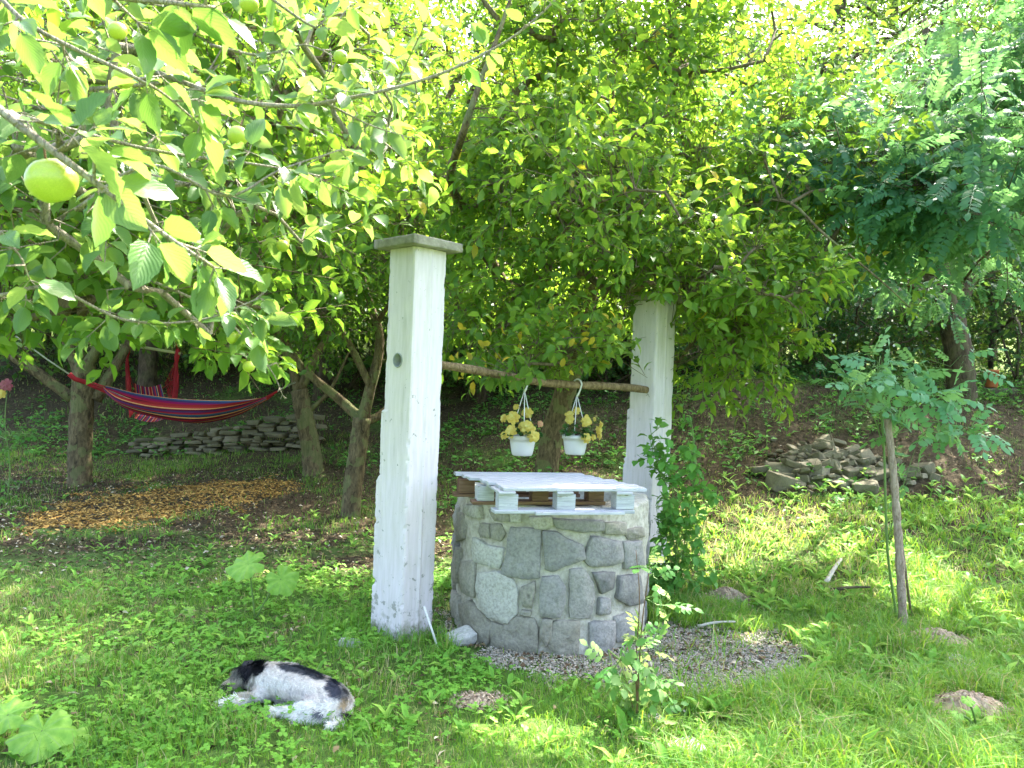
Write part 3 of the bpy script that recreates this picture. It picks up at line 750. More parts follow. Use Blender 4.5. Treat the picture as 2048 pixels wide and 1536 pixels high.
ZP = [[(200, 378), (310, 378), (322, 465), (255, 455), (200, 425)], [(385, 405), (520, 405), (520, 485), (420, 480)], [(525, 430), (590, 430), (592, 488), (530, 485)],
 [(655, 455), (790, 452), (800, 510), (770, 535), (690, 532), (660, 500)], [(815, 470), (1140, 485), (1145, 550), (1000, 555), (840, 530)], [(1165, 500), (1305, 500), (1305, 575), (1165, 575)],
 [(1312, 545), (1415, 530), (1425, 590), (1330, 610), (1308, 580)], [(320, 505), (380, 505), (388, 600), (330, 590), (308, 550)], [(397, 510), (460, 515), (490, 570), (450, 615), (400, 600)],
 [(265, 602), (330, 625), (370, 650), (465, 667), (440, 800), (280, 755), (262, 680)], [(530, 540), (715, 555), (705, 860), (640, 865), (470, 835), (500, 700)],
 [(745, 557), (830, 562), (900, 612), (1000, 652), (1010, 735), (900, 780), (810, 815), (765, 800)], [(1075, 597), (1265, 632), (1278, 760), (1180, 790), (1060, 785), (1025, 740)],
 [(310, 850), (430, 840), (530, 890), (560, 960), (555, 1100), (500, 1160), (380, 1130), (330, 1060), (300, 960)], [(597, 930), (685, 900), (680, 1000), (665, 1075), (607, 1060)],
 [(735, 870), (840, 870), (882, 940), (878, 1050), (850, 1130), (725, 1120), (720, 1000)], [(925, 825), (1010, 820), (1080, 920), (1090, 1010), (1060, 1135), (925, 1130)],
 [(1080, 840), (1230, 840), (1220, 940), (1140, 975)], [(1130, 1015), (1190, 1020), (1195, 1110), (1115, 1120)], [(1270, 870), (1395, 860), (1410, 1040), (1330, 1060), (1250, 1010)],
 [(185, 770), (270, 760), (280, 900), (265, 995), (190, 960), (170, 860)], [(175, 1060), (240, 1040), (330, 1130), (380, 1185), (362, 1320), (240, 1300), (195, 1200)],
 [(400, 1175), (480, 1200), (560, 1140), (660, 1155), (690, 1210), (690, 1370), (520, 1390), (400, 1330)], [(735, 1155), (800, 1155), (790, 1260), (760, 1330), (718, 1260)],
 [(812, 1175), (980, 1175), (970, 1390), (840, 1405), (775, 1330)], [(1060, 1190), (1220, 1175), (1225, 1330), (1150, 1395), (1062, 1380)], [(1292, 635), (1405, 625), (1412, 800), (1300, 805)],
 [(1240, 1150), (1340, 1120), (1390, 1170), (1370, 1290), (1250, 1310)], [(128, 420), (180, 440), (190, 600), (130, 620)], [(115, 660), (160, 680), (150, 900), (108, 880)], [(108, 960), (150, 1000), (160, 1160), (112, 1100)], [(600, 1090), (660, 1095), (655, 1130), (585, 1120)]]
SHADE = {9: .9, 13: .8, 10: .1, 11: .25, 12: .2, 15: .35, 16: .4, 0: .85, 2: .85, 3: .7}
polys = [[cyl_hit(870 + x / 3.414, 900 + y / 3.414) for x, y in zp] for zp in ZP]
# the far side: rows of stones the photograph does not show
rb = random.Random(5); zc = 0.02
while zc < WT - .12:
    hh = rb.uniform(.10, .2); a = math.radians(-2)
    while a < math.radians(180):
        ww = rb.uniform(.16, .34)
        polys.append([(a + .015, zc + .01), (a + ww - .03, zc + rb.uniform(0, .03)), (a + ww - .02, zc + hh - .02), (a + ww * .5, zc + hh - rb.uniform(0, .02)), (a + .02, zc + hh - .03)]); a += ww + .02
    zc += hh + .015
for si, pl in enumerate(polys):
    c = (sum(p[0] for p in pl) / len(pl), sum(p[1] for p in pl) / len(pl)); ring = []
    m = len(pl)
    for i in range(m):
        for k in range(4):
            t = k / 4; x = pl[i][0] * (1 - t) + pl[(i + 1) % m][0] * t; z = pl[i][1] * (1 - t) + pl[(i + 1) % m][1] * t
            j = mnoise.noise((x * 11, z * 16, si)) * .010; dx, dz = x - c[0], z - c[1]; L = math.hypot(dx, dz) + 1e-6
            ring.append((x + dx / L * j, z + dz / L * j))
    # round the corners a little
    N_ = len(ring); ring = [tuple(.9 * ring[i][q] + .05 * (ring[i - 1][q] + ring[(i + 1) % N_][q]) for q in (0, 1)) for i in range(N_)]
    V = []; prd = random.uniform(.012, .022)
    for sc_, off in ((1.12, -.02), (1.105, prd * .75), (1.07, prd), (.66, prd + .002), (.3, prd + .005)):
        for x, z in ring:
            xx = c[0] + (x - c[0]) * sc_; z2 = c[1] + (z - c[1]) * sc_
            rr = WR + .012 * math.sin(xx * 3 + 1) + off + (mnoise.noise((xx * 7, z2 * 10, si * 3)) * .012 + mnoise.noise((xx * 26, z2 * 30, si)) * .005 if off > 0 else 0)
            V.append((WC.x + rr * math.cos(xx), WC.y + rr * math.sin(xx), WG + z2))
    rr = WR + prd + .006; V.append((WC.x + rr * math.cos(c[0]), WC.y + rr * math.sin(c[0]), WG + c[1])); F = []
    for a in range(4):
        for i in range(N_): k = (i + 1) % N_; F += [(a * N_ + i, a * N_ + k, (a + 1) * N_ + k), (a * N_ + i, (a + 1) * N_ + k, (a + 1) * N_ + i)]
    for i in range(N_): F.append((4 * N_ + i, 4 * N_ + (i + 1) % N_, 5 * N_))
    me = np_mesh('stone', np.array(V), np.array(F), M['well_stone_pale'] if SHADE.get(si, random.random() if si > 31 else 0) > .6 else (M['well_stone_tan'] if si in (1, 5, 6, 7, 8, 14, 20, 21, 22, 23, 24, 28, 29, 30, 31) else M['well_stone']), smooth=True); link('stone', me, well)

# ------------------------------------------------------------------ pallet lying on the well
PT = WG + WT + .148
PA = math.radians(19)
pc = Vector((WC.x + .02, WC.y - .02, 0))
c1 = P(918, 945, 1); 
def on_plane(px, py, z):
    d = RIGHT * ((px - 1024) / FPX) + UP * ((768 - py) / FPX) + FWD; t = (z - CAM.z) / d.z; return CAM + d * t
cor = [on_plane(925, 946, PT), on_plane(1150, 948, PT), on_plane(1298, 974, PT), on_plane(1050, 972, PT)]
pc = sum(cor, Vector()) / 4; ex = ((cor[1] - cor[0]) + (cor[2] - cor[3])); ex.z = 0; PA = math.atan2(ex.y, ex.x)
print('pallet', [tuple(round(v, 2) for v in c) for c in cor], math.degrees(PA), 'well', WC, WG)
PL = .84; PW = .74
pal = empty('pallet', (pc.x, pc.y, WG + WT + .003), 'white washed wooden pallet lying as a lid on the stone well', 'pallet')
def pal_piece(name, x, y, z, sx, sy, sz, m, rz=0):
    bm = bmesh.new(); box_bm(bm, sx, sy, sz, None, .0025)
    for v in bm.verts: v.co += Vector((random.uniform(-1, 1), random.uniform(-1, 1), random.uniform(-1, 1))) * .0015
    o = link(name, bm_mesh(name, bm, m), pal, Vector((0, 0, 0)))
    o.matrix_local = Matrix.Rotation(PA, 4, 'Z') @ Matrix.Translation((x, y, z)) @ Matrix.Rotation(rz, 4, 'Z'); return o
ys = np.linspace(-PW / 2 + .05, PW / 2 - .05, 7)
for i, y in enumerate(ys):
    sh = -.16 * (i / 6) + .05
    pal_piece('deck_board', sh + random.uniform(-.02, .02), y + random.uniform(-.004, .004), .136 + random.uniform(-.001, .001), PL, .083 - .008 * (i % 2) + random.uniform(-.003, .003), .019, M['board_white'], random.uniform(-.006, .006))
for x in (-.35, -.02, .33):
    pal_piece('stringer_board', x - .01, -.03, .1175, .095, PW - .06, .016, M['board_white'])
for y in (-.31, 0, .30):
    for x in (-.35, -.02, .33):
        front = y < -.2
        pal_piece('block', x - .16 * (y + .4) / .8 + .02, y, .0655, .11 if front else .10, .085, .086, M['board_white'] if front or (x < -.3 and y < .1) else M['board_brown'])
    pal_piece('bottom_board', -.16 * (y + .4) / .8, y, .0115, PL * .97, .10, .020, M['board_white'] if y < -.2 else M['board_brown'])
pal_piece('bottom_board', .06, -.375, -.004 + .012, .52, .022, .018, M['board_white'], .01)

# ------------------------------------------------------------------ rocks
def rock_mesh(name, dims, seed, m, npt=16):
    r = random.Random(seed); bm = bmesh.new()
    for i in range(npt):
        if i < 8: v = Vector([(1 if i >> q & 1 else -1) * r.uniform(.62, 1.0) for q in range(3)])
        else: v = Vector([r.uniform(-1, 1) for _ in range(3)]); k = max(abs(v.x), abs(v.y), abs(v.z)); v /= k / .97
        bm.verts.new((v.x * dims[0] / 2, v.y * dims[1] / 2, v.z * dims[2] / 2))
    res = bmesh.ops.convex_hull(bm, input=bm.verts)
    bmesh.ops.delete(bm, geom=list({g for g in res['geom_interior'] + res['geom_unused'] if isinstance(g, bmesh.types.BMVert)}), context='VERTS')
    bmesh.ops.bevel(bm, geom=[e for e in bm.edges], offset=min(dims) * .05, segments=1, affect='EDGES')
    return bm_mesh(name, bm, m)
SLAB = [rock_mesh('stone', (1, .9, .95), i, M['wall_stone'], 9 + i % 5) for i in range(12)]
PEB = [rock_mesh('stone', (1, .85, .8), 50 + i, M['wall_stone'], 18) for i in range(6)]
def rock(parent, p, dims, rot, me=None, name='stone'):
    o = bpy.data.objects.new(name, me or random.choice(SLAB)); COL.objects.link(o); o.parent = parent
    o.location = Vector(p) - parent.location; o.rotation_euler = rot; o.scale = dims; return o
# dry stone wall under the hammock
wl, wr_ = G(262, 912), G(622, 895)
wall = empty('dry_stone_wall', tuple((wl + wr_) / 2), 'low mossy dry stone wall of flat grey stones beneath the striped hammock', 'stone wall')
along = (wr_ - wl); WLn = along.length; al = along.normalized(); back = Vector((-al.y, al.x, 0)); rr = random.Random(3)
zrow = 0; row = 0
topf = lambda u: np.interp(u, [0, .08, .25, .45, .7, 1], [.12, .24, .28, .36, .42, .42])
while zrow < .64:
    h = rr.uniform(.045, .085); u = rr.uniform(0, .03)
    while u < 1:
        w = rr.uniform(.09, .38) / WLn
        if zrow < topf(u + w / 2):
            p = wl + al * (u + w / 2) * WLn + back * rr.uniform(-.07, .07) + back * zrow * .18; p.z = tz(p.x, p.y - .05) + zrow + h / 2
            rock(wall, p, (w * WLn * 1.02, rr.uniform(.22, .34), h * 1.12), (rr.uniform(-.14, .14), rr.uniform(-.10, .10), math.atan2(al.y, al.x) + rr.uniform(-.3, .3)), rr.choice(SLAB))
        u += w + .006
    zrow += h; row += 1
# heap of stones on the right bank
hc = G(1715, 985)
heap = empty('stone_heap', tuple(hc), 'loose heap of broken grey and tan stones on the bank behind the staked sapling', 'stone heap')
rr = random.Random(8); cnt = 0
for i in range(240):
    px = 1700 + rr.gauss(0, 95); 
    lim = max(0, 1 - abs((px - 1700) / 215) ** 1.7)
    py = 990 - rr.random() * 95 * lim
    if not 1530 < px < 1925: continue
    g = G(px, 992 - rr.uniform(0, 12)); f = (990 - py) / 95
    depth = rr.uniform(0, .5) + f * .35
    p = g + Vector((0, depth, 0)); p.z = tz(p.x, p.y) + f * .19 * lim - .03
    big = rr.random() < .3; sx = rr.uniform(.15, .30) if big else rr.uniform(.06, .15)
    if f < .35 and rr.random() < .35: sx *= 1.6
    rock(heap, p, (sx, sx * rr.uniform(.5, .9), sx * rr.uniform(.22, .6)), (rr.uniform(-.5, .3), rr.uniform(-.5, .5), rr.uniform(0, 6.28)), rr.choice(SLAB + PEB)); cnt += 1
def single_stone(px, py, dims, rot, label, m='pale_stone', seed=1, sink=.3, name='stone'):
    g = G(px, py); o = link(name, rock_mesh(name, dims, seed, M[m], 18), None, (g.x, g.y, g.z + dims[2] * (.5 - sink))); o.rotation_euler = rot
    return tag(o, label, 'stone')
single_stone(1935, 1330, (.26, .15, .05), (.12, .05, -.2), 'flat whitish stone lying in the tall grass at the right', seed=21)
single_stone(922, 1287, (.17, .14, .10), (.1, -.2, .5), 'pale angular stone at the foot of the well beside the nearer pillar', seed=22, sink=.2)
single_stone(700, 1290, (.17, .08, .05), (0, 0, -.3), 'small grey stone in the clover left of the nearer pillar', seed=23)
single_stone(1545, 882, (.07, .06, .07), (0, 0, 0), 'small rounded tan stone on the dark bank left of the stone heap', 'wall_stone', 24, .1)
single_stone(85, 1505, (.22, .12, .05), (0, 0, .1), 'flat grey brown stone under the big leaves at the lower left', 'wall_stone', 25, .35)
single_stone(1370, 1500, (.16, .14, .05), (0, 0, .3), 'whitish stone half buried in the lit grass at the bottom edge', 'pale_stone', 26, .4)
single_stone(1310, 1440, (.10, .07, .03), (0, 0, .3), 'small pale stone beside the leafy rose shoot', 'pale_stone', 27, .4)
def mound(px, py, r, h, label, sd):
    g = G(px, py); V = []; nr, na = 12, 34
    for i in range(nr + 1):
        for j in range(na):
            a = 2 * PI * j / na; q = i / nr; x = r * q * math.cos(a) * 1.25; y = r * q * math.sin(a) * .9
            k = 1 + .5 * mnoise.noise((math.cos(a) * 1.5, math.sin(a) * 1.5, sd)); x *= k; y *= k
            z = h * (math.cos(q * PI) * .5 + .5) + (1 - q) * .022 * mnoise.noise((x * 34, y * 34, sd)) + (1 - q) * .03 * abs(mnoise.noise((x * 12, y * 12, sd)))
            V.append((x, y, tz(g.x + x, g.y + y) - g.z + z - .012 + .008 * (q < .95)))
    F = []
    for i in range(nr):
        for j in range(na): k = (j + 1) % na; F += [(i * na + j, i * na + k, (i + 1) * na + k), (i * na + j, (i + 1) * na + k, (i + 1) * na + j)]
    o = link('earth_mound', np_mesh('earth_mound', np.array(V), np.array(F), M['mole']), None, g); tag(o, label, 'mound')
MOUNDS = [(1870, 1283, .23, .08), (1940, 1418, .20, .08), (1452, 1198, .18, .08), (962, 1405, .10, .025)]
for (px, py, r, h), lb in zip(MOUNDS, ['mound of dry crumbly earth at the foot of the bark stake', 'rounded earth mound in the grass at the lower right edge', 'earth mound on the grassy slope right of the climbing shrub', 'small low patch of bare earth in the lawn in front of the well']):
    mound(px, py, r, h, lb, px * .1)

# ------------------------------------------------------------------ hanging pots and begonias
def rosette(parent, p, r, face, m='petal', name='flower'):
    s = Soup(); f = Vector(face).normalized(); q = Vector((0, 0, 1)).rotation_difference(f).to_matrix(); k = 0
    for lay, (n, rad, lift, ln) in enumerate([(7, .22, -.15, .95), (7, .16, .08, .78), (6, .1, .25, .58), (5, .05, .36, .38)]):
        for j in range(n):
            a = 2 * PI * (j + .5 * lay) / n + random.uniform(-.2, .2); ca, sa = math.cos(a), math.sin(a); L = ln * random.uniform(.85, 1.15); w = L * .55; V = []
            for t, ww, z in ((0, .15, 0), (.45, 1, .10 + lay * .05), (.85, .85, .12 + lay * .09), (1.0, .35, .04 + lay * .09)):
                for sx in (-1, 0, 1):
                    x = t * L; y = sx * ww * w * .6; zz = lift + z * L + (abs(sx) * .10 * L * t) + random.uniform(-.03, .03)
                    V.append(tuple(Vector(p) + q @ (Vector((ca * x - sa * y, sa * x + ca * y, zz)) * r)))
            F = []
            for i in range(3):
                for c in range(2): a0 = i * 3 + c; F += [(a0, a0 + 1, a0 + 4), (a0, a0 + 4, a0 + 3)]
            s.add(V, F, random.uniform(.0, 1) * .6 + lay * .1)
    return link(name, s.mesh(name, M[m]), parent)
def hanging_pot(t_, px, ytop, ybot, label, plabel, flowers, hook_vis):
    i = np.argmin([abs(proj(np.array(tuple(p)))[0] - px) for p in POLE]); hp = Vector(POLE[i]); 
    # finer position along the pole
    for u in np.linspace(0, 1, 60):
        q = Vector(POLE[max(i - 1, 0)]) + (Vector(POLE[min(i + 1, 21)]) - Vector(POLE[max(i - 1, 0)])) * u
        if abs(proj(np.array(tuple(q)))[0] - px) < abs(proj(np.array(tuple(hp)))[0] - px): hp = q
    d = hp.y; zt = P(px, ytop, d).z; zb = P(px, ybot, d).z; rt = .099; rbm = .068
    # the pot hangs plumb below its hook
    c = Vector((hp.x, hp.y, 0)); pot = empty('hanging_pot', (c.x, c.y, zb), label, 'flower pot', 'white pots hanging from the pole')
    s = Soup(); n = 40; prof = [(0, 0), (rbm * .95, 0), (rbm, .004)]
    H = zt - zb
    for q in np.linspace(.08, .78, 6): prof.append((rbm + (rt - .006 - rbm) * q ** .7, H * q))
    prof += [(rt - .004, H * .80), (rt, H * .81), (rt, H), (rt - .004, H + .002), (rt - .006, H - .01), (rbm, H * .25), (0, H * .25)]
    V = [(c.x + r_ * math.cos(2 * PI * j / n), c.y + r_ * math.sin(2 * PI * j / n), zb + z) for r_, z in prof for j in range(n)]; F = []
    for i2 in range(len(prof) - 1):
        for j in range(n): k = (j + 1) % n; F += [(i2 * n + j, i2 * n + k, (i2 + 1) * n + k), (i2 * n + j, (i2 + 1) * n + k, (i2 + 1) * n + j)]
    s.add(V, F); link('bowl', s.mesh('bowl', M['plastic']), pot)
    hook = Vector((hp.x, hp.y, hp.z - .075)); ph = random.uniform(0, 1)
    for j in range(3):
        a = t_ + j * 2 * PI / 3; s = Soup(); e = Vector((c.x + (rt - .004) * math.cos(a), c.y + (rt - .004) * math.sin(a), zt - .008)); tube(s, [e, hook], [.0036, .0036], 6); link('cord', s.mesh('cord', M['plastic']), pot)
    # hook curls over the pole
    nrm_ = Vector((-paxis.y, paxis.x, 0)); hk = [hook - Vector((0, 0, .01))]; hk.append(hook + Vector((0, 0, .02)) - nrm_ * .02)
    for a in np.linspace(0, PI * 1.05, 9): hk.append(hp + (-nrm_ * math.cos(a) * .043) + Vector((0, 0, .043 * math.sin(a) + .0)))
    s = Soup(); tube(s, spline(hk, 3), [.008] * 3 + [.006] * (len(spline(hk, 3)) - 3), 8); link('hook', s.mesh('hook', M['plastic']), pot)
    bg = empty('begonia', (c.x, c.y, zt - .02), plabel, 'begonia', 'begonias in the hanging pots')
    s = Soup(); n = 24; V = [(c.x, c.y, zt - .012)] + [(c.x + (rt - .008) * math.cos(2 * PI * j / n), c.y + (rt - .008) * math.sin(2 * PI * j / n), zt - .014) for j in range(n)]
    s.add(V, [(0, 1 + j, 1 + (j + 1) % n) for j in range(n)]); link('soil', s.mesh('soil', M['soil']), pot)
    ss = Soup()
    for fx, fy, fr, dd, mm in flowers:
        p = P(fx, fy, d + dd); face = Vector((random.uniform(-.35, .35) + (fx - px) * .02, -1 + random.uniform(-.1, .3), random.uniform(0, .5)))
        rosette(bg, p, fr / FPX * d * .64, face, mm)
        tube(ss, spline([(c.x, c.y, zt - .01), (c.x + (p.x - c.x) * .5, c.y + (p.y - c.y) * .5, max(zt, p.z) - .005), tuple(p + Vector((0, .01, 0)))], 3), .0022, 4)
    link('stem', ss.mesh('stem', M['brown_stem']), bg)
    s = Soup(); n = 75; A_ = R.rand(n) * 6.28; rad = rt * (.2 + 1.0 * R.rand(n)); pp = np.stack([c.x + rad * np.cos(A_), c.y + rad * np.sin(A_), zt + .005 + .10 * R.rand(n) * (1.25 - rad / rt)], 1)
    dd = np.stack([np.cos(A_), np.sin(A_), R.rand(n) * .8 - .35], 1); put_leaves(s, 'mid', pp, dd, R.randn(n, 3) * .4 + [0, -.3, 1], .035 + .03 * R.rand(n), .028 + .02 * R.rand(n), R.rand(n))
    tag(link('foliage', s.mesh('foliage', M['begonia_leaf']), bg), kind='stuff')
# zoom of region (960,720) is 6.4x
z4 = lambda L: [(960 + x / 6.4, 720 + y / 6.4, r / 6.4, dd, m) for x, y, r, dd, m in L]
hanging_pot(.6, 1050, 871, 911, 'left white plastic hanging pot under the pole, full of yellow begonias', 'yellow begonia in the left hanging pot, with one peach coloured bloom',
    z4([(308, 745, 95, -.02, 'petal'), (425, 745, 150, -.07, 'petal'), (605, 670, 125, .03, 'petal'), (395, 915, 150, -.10, 'petal'), (310, 960, 95, -.04, 'petal'), (610, 860, 160, -.09, 'petal'), (535, 850, 90, -.07, 'petal'), (685, 975, 140, -.11, 'petal'), (770, 820, 75, -.05, 'peach'), (462, 600, 70, .0, 'petal')]), True)
hanging_pot(1.6 * PI - .5, 1155, 870, 909, 'right white plastic hanging pot with its white hook showing over the pole', 'yellow begonia trailing over the right rim of the right hanging pot',
    z4([(1150, 700, 100, -.04, 'petal'), (1150, 775, 95, -.07, 'petal'), (1240, 650, 90, .0, 'petal'), (1355, 785, 130, -.06, 'petal'), (1545, 830, 75, -.02, 'petal'), (1520, 900, 95, -.02, 'petal'), (1525, 970, 85, -.03, 'petal'), (1360, 1000, 115, -.11, 'petal'), (1450, 985, 70, -.06, 'petal'), (1465, 760, 50, 0, 'petal')]), True)
s = Soup(); g0 = G(880, 1306); tube(s, [g0 - Vector((0, 0, .01)), P(848, 1212, 4.52)], .0065, 8)
tag(link('white_stick', s.mesh('white_stick', M['white_stick'])), 'thin white stick leaning against the foot of the nearer pillar', 'stick')
# ------------------------------------------------------------------ near apple tree: its branches reach in from the upper left
TA = Vector((-3.4, 1.0, tz(-3.4, 1.0)))
near = empty('apple_tree', TA, 'nearest apple tree reaching in from the upper left, with large bright leaves and big apples', 'apple tree')
NB_ = [  # px, py, depth along each branch; then radius at the base
    ([(-420, -60, 1.5), (-120, 120, 1.15), (0, 220, 1.08), (130, 320, 1.08), (200, 372, 1.10), (330, 470, 1.15), (428, 535, 1.20)], .0085, 34, .084),
    ([(-300, -200, 1.6), (-60, -60, 1.5), (60, 50, 1.45), (260, 150, 1.5), (330, 190, 1.55), (400, 250, 1.6)], .006, 30, .080),
    ([(-260, 120, 1.8), (-60, 200, 1.6), (150, 262, 1.65), (330, 305, 1.75), (520, 330, 1.85), (640, 352, 1.95)], .0065, 34, .078),
    ([(100, -120, 1.2), (190, -20, 1.15), (350, 6, 1.15), (430, 14, 1.2)], .007, 18, .082),
    ([(300, 140, 2.1), (470, 200, 2.1), (590, 212, 2.15), (650, 205, 2.2), (780, 178, 2.25), (900, 140, 2.3), (1020, 78, 2.3), (1110, 0, 2.3), (1150, -60, 2.3)], .0075, 56, .074),
    ([(-260, 520, 2.4), (-40, 590, 2.2), (100, 575, 2.2), (250, 640, 2.3), (400, 640, 2.35), (520, 596, 2.4)], .007, 36, .078),
    ([(150, 420, 1.9), (300, 330, 1.9), (450, 392, 2.0), (560, 340, 2.05), (680, 300, 2.1)], .0055, 18, .075),
    ([(300, 560, 2.6), (430, 620, 2.7), (500, 690, 2.75), (545, 745, 2.8), (565, 790, 2.8)], .005, 16, .074),
    ([(480, -60, 2.0), (560, 10, 2.05), (650, 60, 2.1), (700, 10, 2.15)], .0055, 14, .07),
    ([(-200, 380, 1.7), (-60, 440, 1.6), (30, 500, 1.6), (60, 560, 1.65)], .005, 10, .078),
    ([(420, 90, 2.2), (520, 110, 2.3), (610, 90, 2.3), (680, 120, 2.3)], .005, 14, .07),
    ([(650, 205, 2.2), (740, 250, 2.25), (820, 275, 2.3)], .004, 10, .068),
]
tr = spline([TA, TA + Vector((.1, 0, .8)), TA + Vector((.35, .1, 1.6))], 5); s = Soup(); tube(s, tr, np.linspace(.16, .11, len(tr)), 12, wob=.1); link('trunk', s.mesh('trunk', M['bark']), near)
for e in (Vector((-1.9, 1.3, 2.5)), Vector((-2.0, 1.9, 2.0)), Vector((-1.6, 1.4, 3.1))):
    s = Soup(); tube(s, spline([tr[-1], (Vector(tr[-1]) + e) / 2 + Vector((0, 0, .15)), e], 5), np.linspace(.08, .03, 11), 8, wob=.1); link('limb', s.mesh('limb', M['bark']), near)
limb_ends = [Vector((-1.9, 1.3, 2.5)), Vector((-2.0, 1.9, 2.0)), Vector((-1.6, 1.4, 3.1))]
ws = Soup(); rn = random.Random(12); nleaf = 0
for bi, (pl, r0, nl, LL) in enumerate(NB_):
    pts = [P(*q) for q in pl]
    sp = [Vector(p) for p in spline(pts, 6)]; s = Soup(); tube(s, sp, np.linspace(r0, r0 * .3, len(sp)), 8, wob=.12); link('branch', s.mesh('branch', M['twig_grey']), near)
    if pl[0][0] < 0:
        e = min(limb_ends, key=lambda v: (v - pts[0]).length); tube(ws, spline([e, (e + pts[0]) / 2 + Vector((0, 0, .1)), pts[0]], 5), np.linspace(r0 * 2, r0, 11), 6, cap=False)
    k = 0; i0 = int(len(sp) * (.2 if pl[0][0] < 0 else .05))
    spurs = max(3, nl // 4)
    for si in range(spurs):
        u = i0 + (len(sp) - 1 - i0) * (si + .5 * rn.random() + .3) / spurs; i = min(int(u), len(sp) - 2); c = sp[i].lerp(sp[i + 1], u - int(u)); tdir = (sp[i + 1] - sp[i]).normalized()
        sd = (tdir * .4 + Vector([rn.gauss(0, .8) for _ in range(3)]) + Vector((0, 0, .15))).normalized(); spur = c + sd * rn.uniform(.012, .05); tube(ws, [c, spur], [.0028, .002], 5)
        if si == spurs - 1: spur = sp[-1]; sd = tdir
        nlf = nl // spurs + (1 if rn.random() < .5 else 0)
        for j in range(nlf):
            a = j * 2.4 + rn.random() * 1.2; q = Vector((0, 0, 1)).rotation_difference(sd); rv = q @ Vector((math.cos(a), math.sin(a), 0))
            d = (rv * .8 + sd * .5 + Vector((0, 0, -.35)) + Vector([rn.gauss(0, .2) for _ in range(3)])).normalized()
            st = spur + d * LL * rn.uniform(.2, .32); tube(ws, [spur, st], [.0012, .0010], 4, cap=False)
            nn = Vector((rn.gauss(0, .6), rn.gauss(-.25, .6), 1))
            L = LL * rn.uniform(.72, 1.12)
            A = np.array([tuple(st + d * L * .5)])
            if cleared(A)[0] or nleaf >= 300: continue
            leaf_obj(near, st, d, nn, L); nleaf += 1
tag(link('twigs', ws.mesh('twigs', M['twig_grey']), near), kind='stuff')
for px, py, d, r in [(104, 362, 1.10, .0345), (476, 272, 1.9, .026), (246, 156, 1.7, .024), (235, 62, 1.75, .021), (565, 492, 2.9, .024), (498, 733, 2.75, .022), (681, 115, 2.25, .022), (466, 677, 2.5, .021), (498, 8, 2.1, .026)]:
    put_apple(near, P(px, py, d), r, (random.uniform(-.3, .3), random.uniform(-.3, .3)))
    p = P(px, py, d); 
# its further boughs, 2.5 to 5 m off
make_tree('x', '', '', None, None, [([Vector(limb_ends[1]), P(0, 420, 3.0), P(250, 380, 3.6), P(450, 300, 4.2)], .03), ([Vector(limb_ends[2]), P(100, 100, 3.0), P(420, 60, 3.6), P(700, 60, 4.0)], .03)],
          [bl(150, 500, 3.3, .75, .6, .42, 150), bl(420, 420, 3.9, .8, .7, .5, 190), bl(200, 200, 3.2, .8, .6, .55, 170), bl(560, 180, 3.9, .8, .7, .6, 210), bl(430, 640, 3.3, .35, .3, .16, 45), bl(380, -60, 3.4, 1.0, .8, .5, 150), bl(690, 400, 4.3, .35, .4, .45, 60), bl(60, 640, 3.0, .45, .3, .18, 50), bl(-100, 300, 3.0, .6, .6, .8, 100)],
          root=near, natt=60, seed=21, leaf='mid', LL=.088, LW=.046, per=9, tint=(.1, .96))
make_tree('x', '', '', None, None, [([Vector(limb_ends[1]), P(0, 420, 2.6), P(200, 420, 2.5)], .015), ([Vector(limb_ends[2]), P(100, 120, 2.4), P(420, 140, 2.6)], .015)],
          [bl(60, 100, 2.1, .35, .35, .3, 20), bl(120, 330, 2.1, .4, .3, .28, 22), bl(330, 150, 2.4, .5, .35, .3, 30), bl(60, 520, 2.3, .4, .35, .22, 24), bl(430, 330, 2.6, .45, .35, .28, 34), bl(320, 610, 2.7, .45, .3, .10, 24), bl(560, 70, 2.6, .4, .3, .25, 22), bl(470, 480, 2.8, .3, .3, .2, 22), bl(250, 480, 2.5, .35, .3, .2, 20), bl(620, 330, 2.8, .3, .3, .15, 14), bl(760, 250, 2.6, .3, .3, .1, 8)],
          root=near, natt=40, seed=22, leaf='fine', LL=.080, LW=.046, per=8, tint=(0, 1), mat='near_leaf_small', tw='twig_grey', twlen=.22)

